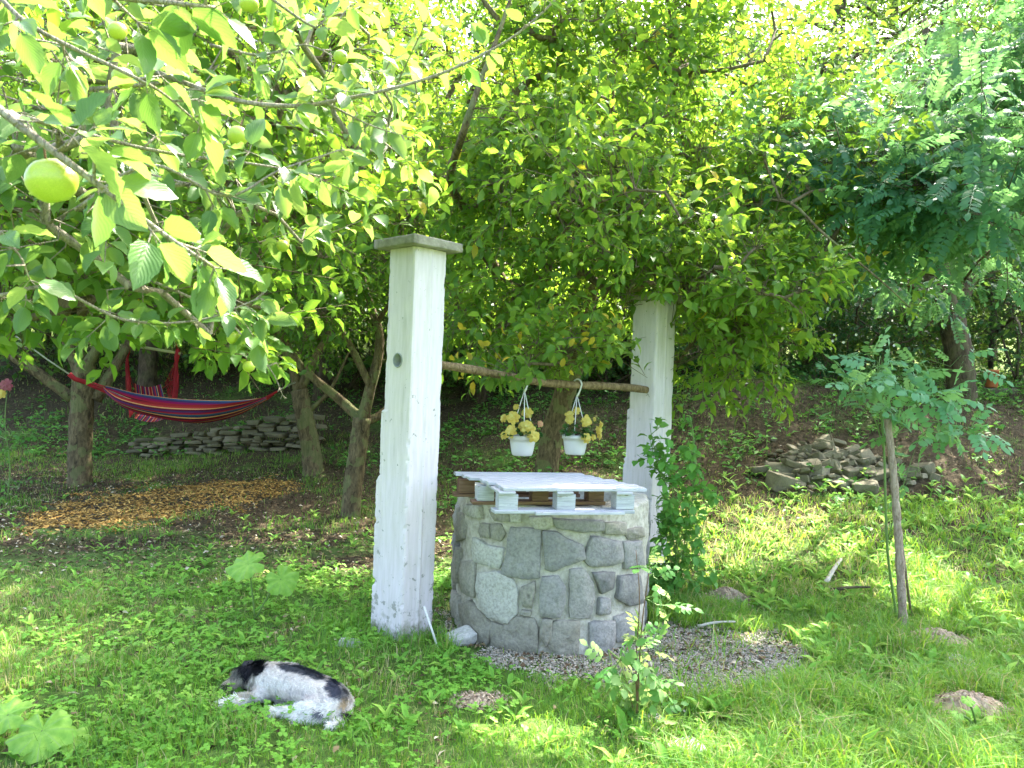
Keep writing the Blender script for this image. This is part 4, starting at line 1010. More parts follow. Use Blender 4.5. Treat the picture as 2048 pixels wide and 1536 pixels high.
# ------------------------------------------------------------------ apple trees of the orchard
b1 = G(160, 968)
d1 = b1.y
t1 = make_tree('apple_tree', 'apple tree at the left whose forked trunk stands behind the striped hammock', 'apple tree', b1,
    [b1 - Vector((0, 0, .1)), P(160, 900, d1), P(163, 830, d1), P(166, 760, d1), P(168, 720, d1)],
    [([P(166, 765, d1), P(130, 670, d1 - .1), P(100, 590, d1 - .3), P(40, 480, d1 - .5)], .085), ([P(168, 740, d1), P(205, 680, d1), P(250, 610, d1 + .2), P(300, 500, d1 + .3)], .08),
     ([P(150, 800, d1), P(60, 735, d1 - .2), P(-30, 680, d1 - .3), P(-140, 600, d1 - .6)], .08), ([P(190, 800, d1 + .05), P(250, 700, d1 + .3), P(280, 640, d1 + .6), P(360, 520, d1 + 1)], .08), ([P(160, 730, d1), P(150, 600, d1), P(180, 400, d1)], .07)],
    [bl(60, 420, d1, 1.7, 1.6, 1.0, 420), bl(330, 400, d1 - .4, 1.7, 1.6, .9, 420), bl(-150, 500, d1, 1.3, 1.3, .9, 200), bl(180, 600, d1 + .6, 1.6, 1.2, .45, 260), bl(100, 150, d1, 2.2, 2.0, 1.4, 420), bl(300, -100, d1, 2.6, 2.2, 1.2, 300), bl(420, 150, d1 + .5, 1.8, 1.8, 1.3, 300), bl(450, 560, d1 - .8, .8, .8, .5, 120), bl(30, 640, d1 - 1.5, .8, .6, .35, 80)],
    leaf='low', per=11, seed=31, leafn=1.5, LL=.088, LW=.047, trunk_r=(.15, .13), tint=(0, .72))
b2 = G(702, 1030); d2 = b2.y
t2 = make_tree('apple_tree', 'apple tree just left of the nearer white pillar with a low forked trunk', 'apple tree', b2,
    [b2 - Vector((0, 0, .1)), P(705, 980, d2), P(716, 900, d2), P(724, 835, d2)],
    [([P(724, 840, d2), P(740, 780, d2), P(760, 680, d2 + .1), P(735, 590, d2 + .2), P(705, 480, d2 + .2)], .075), ([P(722, 838, d2), P(680, 800, d2), P(600, 730, d2 - .2), P(560, 660, d2 - .4), P(520, 560, d2 - .6)], .065),
     ([P(728, 845, d2), P(775, 815, d2 + .2), P(830, 700, d2 + .5), P(880, 560, d2 + .7)], .055), ([P(745, 780, d2), P(700, 690, d2 - .1), P(650, 600, d2 - .2), P(640, 480, d2)], .045)],
    [bl(640, 450, d2 - .5, 1.3, 1.2, .8, 380), bl(520, 300, d2 - .6, 1.3, 1.2, .9, 300), bl(800, 300, d2 - .2, 1.4, 1.3, .9, 420), bl(700, 120, d2, 1.7, 1.6, 1.0, 380), bl(950, 430, d2 - .2, .9, 1.0, .7, 260), bl(600, 620, d2 - .3, .7, .9, .35, 130), bl(420, 500, d2 - 1, .6, .7, .5, 120), bl(900, 600, d2, .7, .7, .4, 140), bl(700, -150, d2 - .5, 1.8, 1.8, 1.0, 260)],
    leaf='low', per=11, seed=32, leafn=1.5, LL=.088, LW=.047, trunk_r=(.115, .10), limb_r=.06, tint=(0, .75))
b3 = G(627, 943); d3 = b3.y
t3 = make_tree('apple_tree', 'leaning apple trunk at the right end of the dry stone wall, holding the hammock', 'apple tree', b3,
    [b3 - Vector((0, 0, .1)), P(622, 900, d3), P(608, 830, d3), P(598, 780, d3)],
    [([P(598, 785, d3), P(580, 720, d3), P(540, 640, d3), P(500, 520, d3)], .08), ([P(600, 780, d3), P(640, 700, d3), P(690, 620, d3 + .2), P(760, 500, d3 + .4)], .075), ([P(610, 830, d3), P(660, 780, d3), P(700, 700, d3)], .04)],
    [bl(560, 560, d3, 1.8, 1.5, .8, 300), bl(720, 560, d3 + .4, 1.5, 1.5, .8, 260), bl(600, 350, d3 + .5, 2.4, 2, 1.4, 320), bl(850, 380, d3 + .6, 1.8, 1.8, 1.4, 260), bl(640, 670, d3 + .8, .9, .9, .35, 90)],
    leaf='low', per=10, seed=33, leafn=1.7, LL=.088, LW=.047, trunk_r=(.15, .12), tint=(0, .7))
b4 = G(1092, 952); d4 = b4.y
print('tree depths', d1, d2, d3, d4)
D = 5.9
t4 = make_tree('apple_tree', 'large apple tree behind the well whose crown hangs over the pole and farther pillar', 'apple tree', b4,
    [b4 - Vector((0, 0, .1)), P(1098, 900, d4), P(1112, 840, d4), P(1135, 770, d4 - .1), P(1160, 700, d4 - .3)],
    [([P(1150, 720, d4 - .2), P(1190, 560, 8.6), P(1230, 400, 8.0), P(1220, 200, 7.6), P(1250, 40, 7.5)], .08), ([P(1135, 770, d4), P(1040, 620, 8.8), P(960, 470, 8.0), P(930, 260, 7.2), P(965, 140, 6.9), P(1020, 20, 6.8)], .075),
     ([P(1160, 700, d4 - .3), P(1290, 560, 8.4), P(1440, 430, 7.8), P(1560, 330, 7.4), P(1680, 260, 7.0)], .065), ([P(1150, 720, d4 - .2), P(1150, 600, 7.8), P(1180, 500, 7.0), P(1250, 420, 6.2)], .055),
     ([P(1290, 560, 8.4), P(1400, 620, 7.4), P(1500, 600, 6.8), P(1650, 570, 6.2)], .04), ([P(1180, 500, 7.0), P(1100, 520, 6.4), P(1080, 600, 5.9), P(1060, 690, 5.6)], .028), ([P(1190, 560, 8.6), P(1400, 300, 8), P(1500, 120, 7.6)], .05), ([P(930, 420, 6.6), P(900, 360, 5.9), P(925, 270, 5.25), P(955, 180, 5.2), P(1000, 60, 5.3), P(1040, -60, 5.6)], .035), ([P(1230, 400, 7.2), P(1130, 470, 5.6), P(1170, 420, 5.2), P(1270, 380, 5.1)], .014), ([P(1440, 430, 7.4), P(1560, 400, 6), P(1650, 470, 5.6), P(1760, 560, 5.5), P(1820, 615, 5.5)], .014)],
    [bl(1080, 560, 6.3, .85, .7, .55, 230), bl(1060, 705, 5.4, .42, .3, .22, 70), bl(960, 690, 5.4, .25, .25, .15, 24), bl(1175, 690, 5.5, .3, .25, .16, 34), bl(1300, 745, 5.75, .10, .1, .10, 9), bl(940, 640, 6.4, .35, .45, .40, 110), bl(1230, 600, 6.1, .6, .5, .42, 150), bl(1290, 690, 6.0, .30, .25, .35, 70), bl(1400, 560, 5.9, .7, .6, .55, 160),
     bl(1420, 700, 6.5, .5, .5, .42, 200), bl(1530, 690, 6.6, .50, .5, .40, 190), bl(1600, 560, 6.2, .45, .5, .40, 130), bl(1720, 590, 5.9, .38, .35, .12, 32), bl(1650, 440, 6.3, .65, .5, .45, 150), bl(1750, 350, 6.6, .5, .5, .3, 50), bl(1780, 620, 5.7, .3, .3, .06, 14), bl(1640, 700, 6.2, .3, .3, .15, 40), bl(1560, 560, 5.4, .4, .4, .25, 46), bl(1330, 450, 5.0, .5, .3, .3, 50), bl(1120, 300, 4.8, .5, .3, .3, 44), bl(1500, 420, 5.2, .4, .3, .3, 40),
     bl(1000, 380, 6.4, .8, .8, .6, 320), bl(1180, 360, 5.8, .9, .7, .7, 240), bl(1370, 350, 6.1, .9, .7, .7, 230), bl(1540, 300, 6.3, .7, .7, .6, 260), bl(1000, 150, 6.6, .9, .9, .7, 300), bl(1200, 120, 6.3, .9, .8, .7, 330),
     bl(1400, 100, 6.5, .9, .8, .7, 280), bl(1590, 130, 6.6, .7, .7, .5, 130), bl(1690, 250, 5.9, .4, .35, .18, 60), bl(860, 420, 7.2, .5, .6, .6, 150), bl(1100, -150, 6.2, 1.6, 1.5, .7, 230), bl(1420, -150, 6.6, 1.5, 1.4, .7, 160), bl(1280, 500, 7.8, 1.3, 1.0, .9, 330), bl(1280, 250, 8, 1.6, 1.0, 1.2, 350), bl(1500, 480, 7.4, .8, .8, .7, 200)],
    leaf='mid', per=10, natt=220, seed=34, trunk_r=(.15, .12), tint=(.26, .97), LL=.098, LW=.050)
for px, py, r in [(1370, 423, .026), (1462, 521, .020), (1108, 424, .022), (1140, 510, .022), (1026, 410, .018), (1224, 516, .020), (1163, 528, .017), (1354, 303, .02), (1280, 312, .02), (1395, 470, .018)]:
    put_apple(t4, P(px, py, 5.2), r)
# a few yellowed and browned leaves near the pole
yl = Soup(); n = 46; A_ = np.array([tuple(P(R.uniform(900, 1240), R.uniform(620, 775), R.uniform(5.1, 5.7))) for _ in range(n)]); A_ = A_[~cleared(A_)]; n = len(A_)
put_leaves(yl, 'mid', A_, R.randn(n, 3) + [0, 0, -.8], R.randn(n, 3) + [0, -.8, .4], .07, .042, .972 + .012 * R.rand(n)); tag(link('yellowed_foliage', yl.mesh('yellowed_foliage', M['apple_leaf']), t4), kind='stuff')

# second orchard row and thicket on top of the bank
def bush(px, py, d, rx, rz, n, label, group, seed, mat='dark_leaf', LL=.07, cat='bush', name='bush'):
    p = P(px, py, d); g = Vector((p.x, p.y, tz(p.x, p.y))); h = max(p.z - g.z, .3)
    st = [[g, g + Vector((random.uniform(-.4, .4) * rx, random.uniform(-.3, .3), h * .6)), p + Vector((random.uniform(-.8, .8) * rx, random.uniform(-.3, .3), rz * .3))] for _ in range(4)]
    return make_tree(name, label, cat, g, None, [(q, .022) for q in st], [(p, rx, rx * .7, rz, n)], leaf='low', LL=LL, LW=LL * .6, mat=mat, bk='bark_dark', tw='bark_dark', per=10, natt=30, seed=seed, group=group, tint=(0, 1), cull_sun=True)
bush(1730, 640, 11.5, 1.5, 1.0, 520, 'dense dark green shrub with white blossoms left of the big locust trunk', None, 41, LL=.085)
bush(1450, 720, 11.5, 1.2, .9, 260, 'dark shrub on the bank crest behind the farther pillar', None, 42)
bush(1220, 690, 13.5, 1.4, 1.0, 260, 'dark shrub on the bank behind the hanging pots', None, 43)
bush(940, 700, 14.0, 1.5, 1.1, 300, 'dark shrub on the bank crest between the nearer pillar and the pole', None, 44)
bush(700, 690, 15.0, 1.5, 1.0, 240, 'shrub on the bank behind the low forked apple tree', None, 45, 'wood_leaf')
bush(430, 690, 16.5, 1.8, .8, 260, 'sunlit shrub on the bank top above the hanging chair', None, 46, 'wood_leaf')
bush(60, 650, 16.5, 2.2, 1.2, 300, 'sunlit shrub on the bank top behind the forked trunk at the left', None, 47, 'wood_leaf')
bush(2040, 600, 12.0, 1.0, 1.2, 200, 'dark shrub beyond the iron post at the right edge', None, 48)
# white blossoms in the dark shrub
_w = Soup(); n = 18
for i in range(n):
    p = P(R.uniform(1640, 1790), R.uniform(590, 700), 10.6); rr_ = .02
    _w.add([tuple(p + Vector((rr_ * math.cos(a), -.01, rr_ * math.sin(a)))) for a in np.linspace(0, 5.2, 6)] + [tuple(p)], [(6, i2, (i2 + 1) % 6) for i2 in range(6)])
link_to = [o for o in bpy.data.objects if o.get('label', '').startswith('dense dark green shrub')][0]
tag(link('blossom', _w.mesh('blossom', M['plastic']), link_to), kind='stuff')

# ------------------------------------------------------------------ black locust on the right and saplings with compound leaves
g5 = G(1925, 803); d5 = g5.y
t5 = make_tree('locust_tree', 'big locust tree on the right bank with split rough trunk and feathery leaves', 'locust tree', g5,
    [g5 - Vector((0, 0, .2)), P(1922, 760, d5), P(1915, 690, d5), P(1900, 630, d5)],
    [([P(1905, 640, d5), P(1885, 560, d5), P(1880, 470, d5), P(1890, 330, d5 - .2), P(1860, 200, d5 - .2), P(1850, 40, d5)], .13), ([P(1900, 640, d5), P(1860, 560, d5 - .1), P(1835, 470, d5 - .2), P(1800, 330, d5 - .4), P(1760, 200, d5 - .5)], .09),
     ([P(1910, 650, d5), P(1950, 540, d5), P(1985, 440, d5), P(2030, 330, d5)], .08), ([P(1895, 600, d5), P(1800, 560, d5 - .8), P(1740, 500, d5 - 1.5), P(1700, 470, d5 - 2)], .045), ([P(1985, 440, d5), P(2010, 330, d5 - 1.5), P(1960, 240, d5 - 2.5), P(2060, 160, d5 - 3)], .05)],
    [bl(1560, 330, 7.0, .55, .5, .35, 50), bl(1800, 400, 6.2, .45, .4, .25, 40), bl(1700, 330, 6.4, .4, .4, .2, 30), bl(1960, 300, 6.2, .5, .4, .3, 40), bl(1990, 440, 5.8, .35, .3, .2, 26), bl(1850, 260, 6.4, .5, .4, .2, 30), bl(1700, 480, 8.2, .6, .6, .35, 75), bl(1790, 380, 8.2, .7, .7, .4, 90), bl(1830, 470, 8.0, .5, .5, .3, 55), bl(1900, 300, 8.4, .9, .8, .5, 110), bl(1960, 190, 8.0, .9, .8, .45, 90), bl(2020, 400, 8.0, .6, .6, .4, 75),
     bl(1800, 230, 8.6, .8, .8, .4, 80), bl(1700, 330, 8.8, .7, .7, .4, 60), bl(2040, 60, 7.8, .6, .8, .5, 40), bl(1850, 560, 9.4, .8, .8, .25, 35), bl(1500, 250, 8.6, .7, .6, .4, 45), bl(2100, 250, 8.2, .7, .8, .8, 80), bl(1950, 60, 9.5, 1.2, 1.2, .4, 26), bl(2000, -250, 8.5, 1.8, 1.5, .6, 110)],
    leaf='locust', per=5, natt=90, leafn=1.35, LL=.33, LW=.33, mat='locust_leaf', bk='bark_dark', tw='bark_dark', seed=51, trunk_r=(.20, .17), tint=(0, .8), twlen=.45, droop=.5)
# sapling tied to a bark stake
gs = G(1812, 1262); dS = gs.y
stake = [gs - Vector((0, 0, .15)), P(1803, 1180, dS), P(1795, 1050, dS), P(1786, 940, dS), P(1775, 838, dS)]
s = Soup(); sp = spline(stake, 7); tube(s, sp, np.linspace(.030, .023, len(sp)) * (1 + .10 * np.sin(np.arange(len(sp)) * 2.1)), 12, wob=.12)
so_ = empty('bark_stake', gs, 'tall bark covered stake driven into the grass beside the sapling at the right', 'stake'); link('shaft', s.mesh('shaft', M['stake']), so_)
s = Soup(); tube(s, [G(1822, 1230), P(1806, 1100, dS + .02), P(1800, 1060, dS + .02)], [.010, .008, .004], 6); link('split_piece', s.mesh('split_piece', M['stake']), so_)
dp = dS + .12
make_tree('sapling', 'young sapling with bluish feathery leaves beside the bark stake', 'sapling', gs + Vector((-.1, .1, 0)), [tuple(G(1795, 1245)), P(1775, 1100, dp), P(1768, 900, dp), P(1758, 780, dp)],
    [([P(1768, 900, dp), P(1745, 830, dp), P(1700, 780, dp)], .006), ([P(1768, 890, dp), P(1830, 840, dp), P(1900, 850, dp), P(1960, 880, dp)], .006), ([P(1762, 800, dp), P(1790, 760, dp), P(1860, 750, dp)], .005), ([P(1775, 1080, dp), P(1810, 960, dp), P(1830, 900, dp)], .004), ([P(1758, 780, dp), P(1755, 740, dp), P(1760, 720, dp)], .004)],
    [bl(1700, 790, dp, .17, .2, .12, 9), bl(1760, 750, dp, .16, .2, .10, 11), bl(1830, 800, dp, .24, .22, .10, 12), bl(1930, 865, dp, .16, .2, .03, 6), bl(1850, 860, dp, .18, .2, .06, 6), bl(1850, 735, dp + .5, .40, .3, .04, 8), bl(1840, 960, dp, .05, .1, .06, 3), bl(1720, 840, dp + .1, .16, .2, .05, 5)],
    leaf='ash', per=2, natt=16, LL=.20, LW=.20, mat='sapling_leaf', bk='green_stem', tw='green_stem', seed=52, trunk_r=(.010, .006), tint=(.25, 1), twlen=.10, droop=.25, cull_sun=False, clear=False, pipe=.001)
# rose shoot growing in the foreground lawn
gr = G(1272, 1452); dr = gr.y
make_tree('rose_shoot', 'tall leafy rose shoot standing in the grass in front of the well', 'rose bush', gr, None,
    [([gr, P(1278, 1340, dr), P(1285, 1240, dr), P(1300, 1130, dr)], .0055), ([gr + Vector((.01, 0, 0)), P(1272, 1330, dr), P(1279, 1200, dr), P(1272, 1100, dr)], .0045), ([gr, P(1260, 1390, dr), P(1240, 1320, dr)], .003)],
    [bl(1300, 1150, dr, .05, .06, .05, 9), bl(1290, 1215, dr, .12, .1, .05, 10), bl(1280, 1300, dr, .07, .08, .06, 9), bl(1280, 1370, dr, .08, .08, .07, 8), bl(1240, 1320, dr, .06, .08, .04, 5), bl(1320, 1425, dr, .10, .1, .04, 6)],
    leaf='rose', per=2, natt=18, LL=.115, LW=.13, mat='rose_leaf', bk='brown_stem', tw='green_stem', seed=53, tint=(.1, 1), twlen=.03, droop=.2, cull_sun=False, clear=False, pipe=.0008)
# climbing shrub at the farther pillar
gv = G(1355, 1195); dv = 5.75
make_tree('climbing_shrub', 'dark green climbing shrub growing up the foot of the farther white pillar', 'shrub', gv, None,
    [([gv, P(1350, 1100, dv), P(1330, 980, dv - .1), P(1305, 880, dv - .15), P(1300, 846, dv - .15)], .006), ([gv, P(1370, 1080, dv), P(1390, 960, dv), P(1385, 860, dv), P(1380, 838, dv)], .006), ([gv, P(1340, 1120, dv), P(1345, 1000, dv)], .006), ([gv, P(1400, 1080, dv), P(1420, 1000, dv), P(1480, 975, dv)], .005), ([gv, P(1330, 1120, dv), P(1312, 1010, dv - .1)], .005)],
    [bl(1345, 1100, dv, .17, .2, .28, 60), bl(1355, 1010, dv, .15, .18, .22, 36), bl(1395, 930, dv, .14, .15, .20, 22), bl(1308, 900, dv - .1, .04, .06, .20, 11), bl(1385, 860, dv, .04, .05, .08, 5), bl(1450, 985, dv, .17, .1, .04, 9), bl(1325, 960, dv - .1, .05, .06, .2, 12), bl(1370, 1150, dv, .18, .15, .12, 30)],
    leaf='mid', per=6, natt=50, LL=.074, LW=.052, mat='vine_leaf', bk='green_stem', tw='green_stem', seed=54, tint=(0, 1), twlen=.10, droop=.3, cull_sun=False, clear=False, pipe=.0009)
gf = G(15, 1000)
make_tree('flower_bush', 'leafy bush with a magenta bloom at the far left edge', 'flower bush', gf, None, [([gf, P(20, 930, gf.y), P(10, 850, gf.y), P(14, 780, gf.y)], .01)], [bl(0, 880, gf.y, .3, .3, .25, 24), bl(10, 960, gf.y, .3, .3, .2, 20)], leaf='low', per=8, natt=10, LL=.06, LW=.04, mat='vine_leaf', bk='green_stem', tw='green_stem', seed=55, cull_sun=False, clear=False)
fb = [o for o in bpy.data.objects if o.name == 'flower_bush'][0]
rosette(fb, P(13, 770, gf.y), .085, (0, -1, .2), 'pink', 'bloom'); rosette(fb, P(4, 787, gf.y), .06, (0, -1, .3), 'petal', 'bloom')

# ------------------------------------------------------------------ woodland beyond the crest
def wood_tree(seed, h, mat, crown0=.25, leaf=.16, n=1500, w=.23):
    r = random.Random(seed); b = Vector((0, 0, 0)); bend = r.uniform(-.05, .05) * h
    tr = [b - Vector((0, 0, .3)), Vector((bend * .3, 0, h * .35)), Vector((bend, 0, h * .7)), Vector((bend * .8, 0, h * .95))]
    lim = []
    for i in range(9):
        t = r.uniform(crown0, .9); a = r.uniform(0, 6.28); L = h * r.uniform(.12, .24); p0 = Vector((bend * t, 0, h * t)); e = p0 + Vector((math.cos(a) * L, math.sin(a) * L, L * r.uniform(.1, .6)))
        lim.append(([p0, (p0 + e) / 2 + Vector((0, 0, .1)), e], .045 * h / 9))
    bls = []
    for i in range(11):
        t = crown0 + (1 - crown0) * (i + .5) / 11; a = r.uniform(0, 6.28); q = h * .10 * (1.2 - abs(t - .6))
        bls.append((Vector((bend * t + math.cos(a) * q, math.sin(a) * q, h * t)), h * w * (1.15 - .7 * t), h * w * (1.15 - .7 * t), h * .10, n // 11))
    return make_tree('woodland_tree', 'x', 'tree', b, tr, lim, bls, leaf='two' if leaf > .14 else 'low', LL=leaf, LW=leaf * .62, mat=mat, bk='bark_dark', tw='bark_dark', per=9, natt=26, seed=seed, tint=(0, 1), twlen=.6, cull_sun=False, clear=False, trunk_r=(.018 * h, .008 * h), limb_r=.04, pipe=.004)
def copy_thing(src, loc, rz, sc, label, group):
    c = src.copy(); COL.objects.link(c); c.location = loc; c.rotation_euler = (0, 0, rz); c.scale = (sc,) * 3; c['label'] = label; c['group'] = group
    for ch in list(src.children):
        k = ch.copy(); COL.objects.link(k); k.parent = c; k.matrix_parent_inverse = Matrix()
    return c
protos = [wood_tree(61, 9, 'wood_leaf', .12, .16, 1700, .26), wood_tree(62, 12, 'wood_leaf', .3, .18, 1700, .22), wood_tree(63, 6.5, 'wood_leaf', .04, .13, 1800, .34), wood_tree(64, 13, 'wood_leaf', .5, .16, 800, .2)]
plan = [(-7.2, 15.2, 0), (-3.6, 14.6, 0), (-.5, 13.9, 0), (2.2, 13.8, 2), (5.2, 13.4, 2), (8.8, 12.4, 2), (-10.5, 14.6, 0), (-9.5, 16.8, 2), (-6.6, 17.3, 2), (-3.6, 16.6, 2), (-.6, 15.6, 2), (2.2, 15.4, 2), (4.9, 14.6, 2), (7.6, 14.8, 2), (-11, 18, 0), (-8, 20, 1), (-5.5, 18.5, 2), (-3.2, 20, 0), (-1.2, 18.5, 2), (1.0, 20, 1), (2.8, 18, 2), (4.6, 19, 0), (6.6, 17.5, 2), (-14, 22, 2), (-10, 25, 0), (-6, 26, 1), (-2, 25, 2), (2, 26, 0), (5.5, 25, 2), (9, 22, 3), (11.5, 24, 3), (14, 21, 3), (9.5, 17, 2), (12.5, 28, 3), (17, 30, 2), (-18, 28, 1), (-13, 33, 2), (-7, 35, 0), (0, 35, 1), (7, 36, 2), (13, 38, 0), (20, 40, 2), (-22, 40, 0), (16, 26, 3), (10.6, 19.5, 3), (7.5, 27, 3),  # foremost trees added as a canopy to keep sun off the bank
        (-3, 45, 0), (6, 48, 1), (-14, 48, 2), (15, 50, 1), (25, 52, 0), (-26, 55, 1), (13.4, 17, 3)]
used = set(); rr = random.Random(77)
for x, y, k in plan:
    z = tz(x, y); loc = Vector((x, y, z)); sc = rr.uniform(.85, 1.15); rz = rr.uniform(0, 6.28)
    if k == 3: lb, gp = 'tall bare stemmed tree of the wood against the bright sky at the upper right', 'tall trees against the sky'
    elif y < 22: lb, gp = 'leafy tree of the wood just beyond the bank behind the orchard', 'trees behind the bank'
    else: lb, gp = 'distant tree on the sunlit rise far behind the orchard', 'distant trees on the rise'
    if k not in used:
        used.add(k); o = protos[k]; o.location = loc; o.rotation_euler = (0, 0, rz); o.scale = (sc,) * 3; o['label'] = lb; o['group'] = gp
        for ch in o.children: ch.matrix_parent_inverse = Matrix()
    else: copy_thing(protos[k], loc, rz, sc, lb, gp)

# iron post and terracotta pots on the bank
gp_ = P(1980, 740, 13.2); z0 = tz(gp_.x, gp_.y); s = Soup(); tube(s, [(gp_.x, gp_.y, z0 - .2), (gp_.x + .02, gp_.y, z0 + 1.2), tuple(P(1984, 465, 13.2))], [.045, .043, .043], 8)
ip = empty('iron_post', (gp_.x, gp_.y, z0), 'thin dark rusty iron post rising behind the larger terracotta pot', 'post'); link('tube', s.mesh('tube', M['iron']), ip)
s = Soup(); tp = P(1984, 465, 13.2); tube(s, [tuple(tp), tuple(tp + Vector((0, 0, .02)))], [.05, .05], 8); link('end_cap', s.mesh('end_cap', M['iron']), ip)
def tpot(px, py, d, r, h, label):
    p = G(px, py); r *= p.y / d; h *= p.y / d; p.z += .06; print('pot', p); t = empty('terracotta_pot', (p.x, p.y, p.z), label, 'terracotta pot', 'terracotta pots on the bank'); s = Soup(); n = 24
    prof = [(0, 0), (r * .88, 0), (r * .95, .01), (r, h * .86), (r * 1.04, h * .86), (r * 1.05, h), (r * .9, h), (r * .88, h * .3), (0, h * .3)]
    V = [(p.x + a * math.cos(2 * PI * j / n), p.y + a * math.sin(2 * PI * j / n), p.z + b2) for a, b2 in prof for j in range(n)]; F = []
    for i in range(len(prof) - 1):
        for j in range(n): k = (j + 1) % n; F += [(i * n + j, i * n + k, (i + 1) * n + k), (i * n + j, (i + 1) * n + k, (i + 1) * n + j)]
    s.add(V, F); link('body', s.mesh('body', M['terracotta']), t)
    o = link('ledge_stone', rock_mesh('ledge_stone', (.55, .4, .16), 77, M['wall_stone']), None, (p.x + .05, p.y + .02, p.z - .082)); tag(o, 'flat mossy ledge stone under the ' + label.split(' standing')[0], 'stone')
tpot(1983, 783, 10.4, .078, .24, 'larger terracotta pot standing on a ledge stone at the right edge of the bank')
tpot(1637, 756, 10.9, .055, .13, 'smaller terracotta pot standing low behind the apple leaves on the bank')

# driftwood pieces on the slope
for (x0, y0, x1, y1, r, lb) in [(1650, 1175, 1682, 1128, .022, 'pale weathered wood piece poking out of the slope grass'), (1668, 1188, 1740, 1194, .014, 'dark split branch lying in the slope grass beside the weathered wood'), (1395, 1262, 1470, 1266, .010, 'pale stick on the back edge of the gravel')]:
    a, b2 = G(x0, y0), G(x1, y1); a.z += .03; b2.z = max(b2.z, a.z) + .04; s = Soup(); tube(s, spline([a, (a + b2) / 2 + Vector((0, 0, .01)), b2], 4), np.linspace(r, r * .6, 9), 7, wob=.3); tag(link('branch_piece', s.mesh('branch_piece', M['straw'] if 'pale' in lb else M['bark_dark'])), lb, 'branch')

# ------------------------------------------------------------------ hammock and hanging chair
def sheet(name, fn, nu, nv, m, parent, th=.0):
    V = []; U = []
    for i in range(nu + 1):
        for j in range(nv + 1): u, v = i / nu, j / nv; V.append(tuple(fn(u, v))); U.append((v, u * 4))
    F = [(i * (nv + 1) + j, i * (nv + 1) + j + 1, (i + 1) * (nv + 1) + j + 1, (i + 1) * (nv + 1) + j) for i in range(nu) for j in range(nv)]
    return link(name, np_mesh(name, np.array(V), np.array(F), m, None, np.array(U)), parent)
dh0, dh1 = 9.3, 9.9
ham = empty('hammock', P(370, 845, 9.6), 'red and multicoloured striped hammock strung between two apple trees at the left', 'hammock')
top = spline([P(208, 772, dh0), P(260, 793, dh0 + .1), P(340, 806, dh0 + .3), P(440, 808, dh1 - .2), P(500, 801, dh1 - .1), P(532, 793, dh1)], 8); bot = spline([P(212, 786, dh0 + .02), P(258, 817, dh0 + .12), P(330, 838, dh0 + .3), P(400, 846, dh1 - .25), P(475, 830, dh1 - .1), P(534, 799, dh1)], 8)
top = np.array(top); bot = np.array(bot)
def hf(u, v):
    x = u * (len(top) - 1); i = min(int(x), len(top) - 2); f = x - i; T = top[i] * (1 - f) + top[i + 1] * f; B_ = bot[i] * (1 - f) + bot[i + 1] * f
    w = .03 + .30 * math.sin(PI * min(max(u, 0), 1)) ** .8; a = PI * v   # front edge -> belly -> back edge
    p = Vector(T) * (1 - math.sin(a)) + Vector(B_) * math.sin(a); p = p + Vector((0, -w * math.cos(a), 0))
    if v > .5: p.z += .045 * (1 - math.sin(a)) * math.sin(PI * u)
    p.z += .006 * math.sin(v * 26 + u * 5)
    return p
sheet('cloth', hf, 60, 60, M['cloth'], ham)
s = Soup(); kn = P(143, 752, dh0 - .1)
for j in range(16): e = hf(0, (j + .5) / 16); tube(s, spline([kn, (kn + e) / 2 + Vector((0, 0, -.01 * (j % 3))), e], 3), .0055, 4, cap=False)
tag(link('end_cords', s.mesh('end_cords', M['red_cord']), ham), kind='stuff')
s = Soup(); kn2 = P(562, 778, dh1 + .05)
for j in range(16): e = hf(1, (j + .5) / 16); tube(s, spline([kn2, (kn2 + e) / 2, e], 3), .0055, 4, cap=False)
tag(link('end_cords', s.mesh('end_cords', M['red_cord']), ham), kind='stuff')
for a, b2 in ((kn, hf(0, .5)), ):
    s = Soup(); tube(s, [P(138, 748, dh0 - .12), P(150, 758, dh0 - .08), P(170, 766, dh0 - .05)], [.03, .028, .018], 8, wob=.2); link('loop_knot', s.mesh('loop_knot', M['red_cord']), ham)
s = Soup(); tube(s, [P(138, 748, dh0 - .12), P(96, 720, dh0 - .15), P(25, 668, dh0 - .2), P(-60, 610, dh0 - .2)], .010, 6); link('rope', s.mesh('rope', M['rope']), ham)
s = Soup(); tube(s, [kn2, P(590, 765, d3 - .1)], .010, 6); link('rope', s.mesh('rope', M['rope']), ham)
dc = 10.8
ch = empty('hanging_chair', P(305, 835, dc), 'red corded hanging chair with striped seat and pale wooden bar behind the hammock', 'hanging chair')
s = Soup(); tube(s, [P(258, 690, dc), P(360, 707, dc)], .022, 10); link('spreader_bar', s.mesh('spreader_bar', M['bar']), ch)
def sf(u, v):
    back = [P(268, 766, dc + .25), P(270, 800, dc + .25), P(276, 826, dc + .05), P(268, 836, dc - .25)]; b2 = [P(322, 768, dc + .25), P(330, 800, dc + .25), P(340, 826, dc + .05), P(330, 838, dc - .25)]
    x = u * 3; i = min(int(x), 2); f = x - i; A_ = back[i].lerp(back[i + 1], f); B_ = b2[i].lerp(b2[i + 1], f); p = A_.lerp(B_, v); p.z -= .05 * math.sin(PI * v); return p
sheet('seat', sf, 24, 40, M['cloth'], ch)
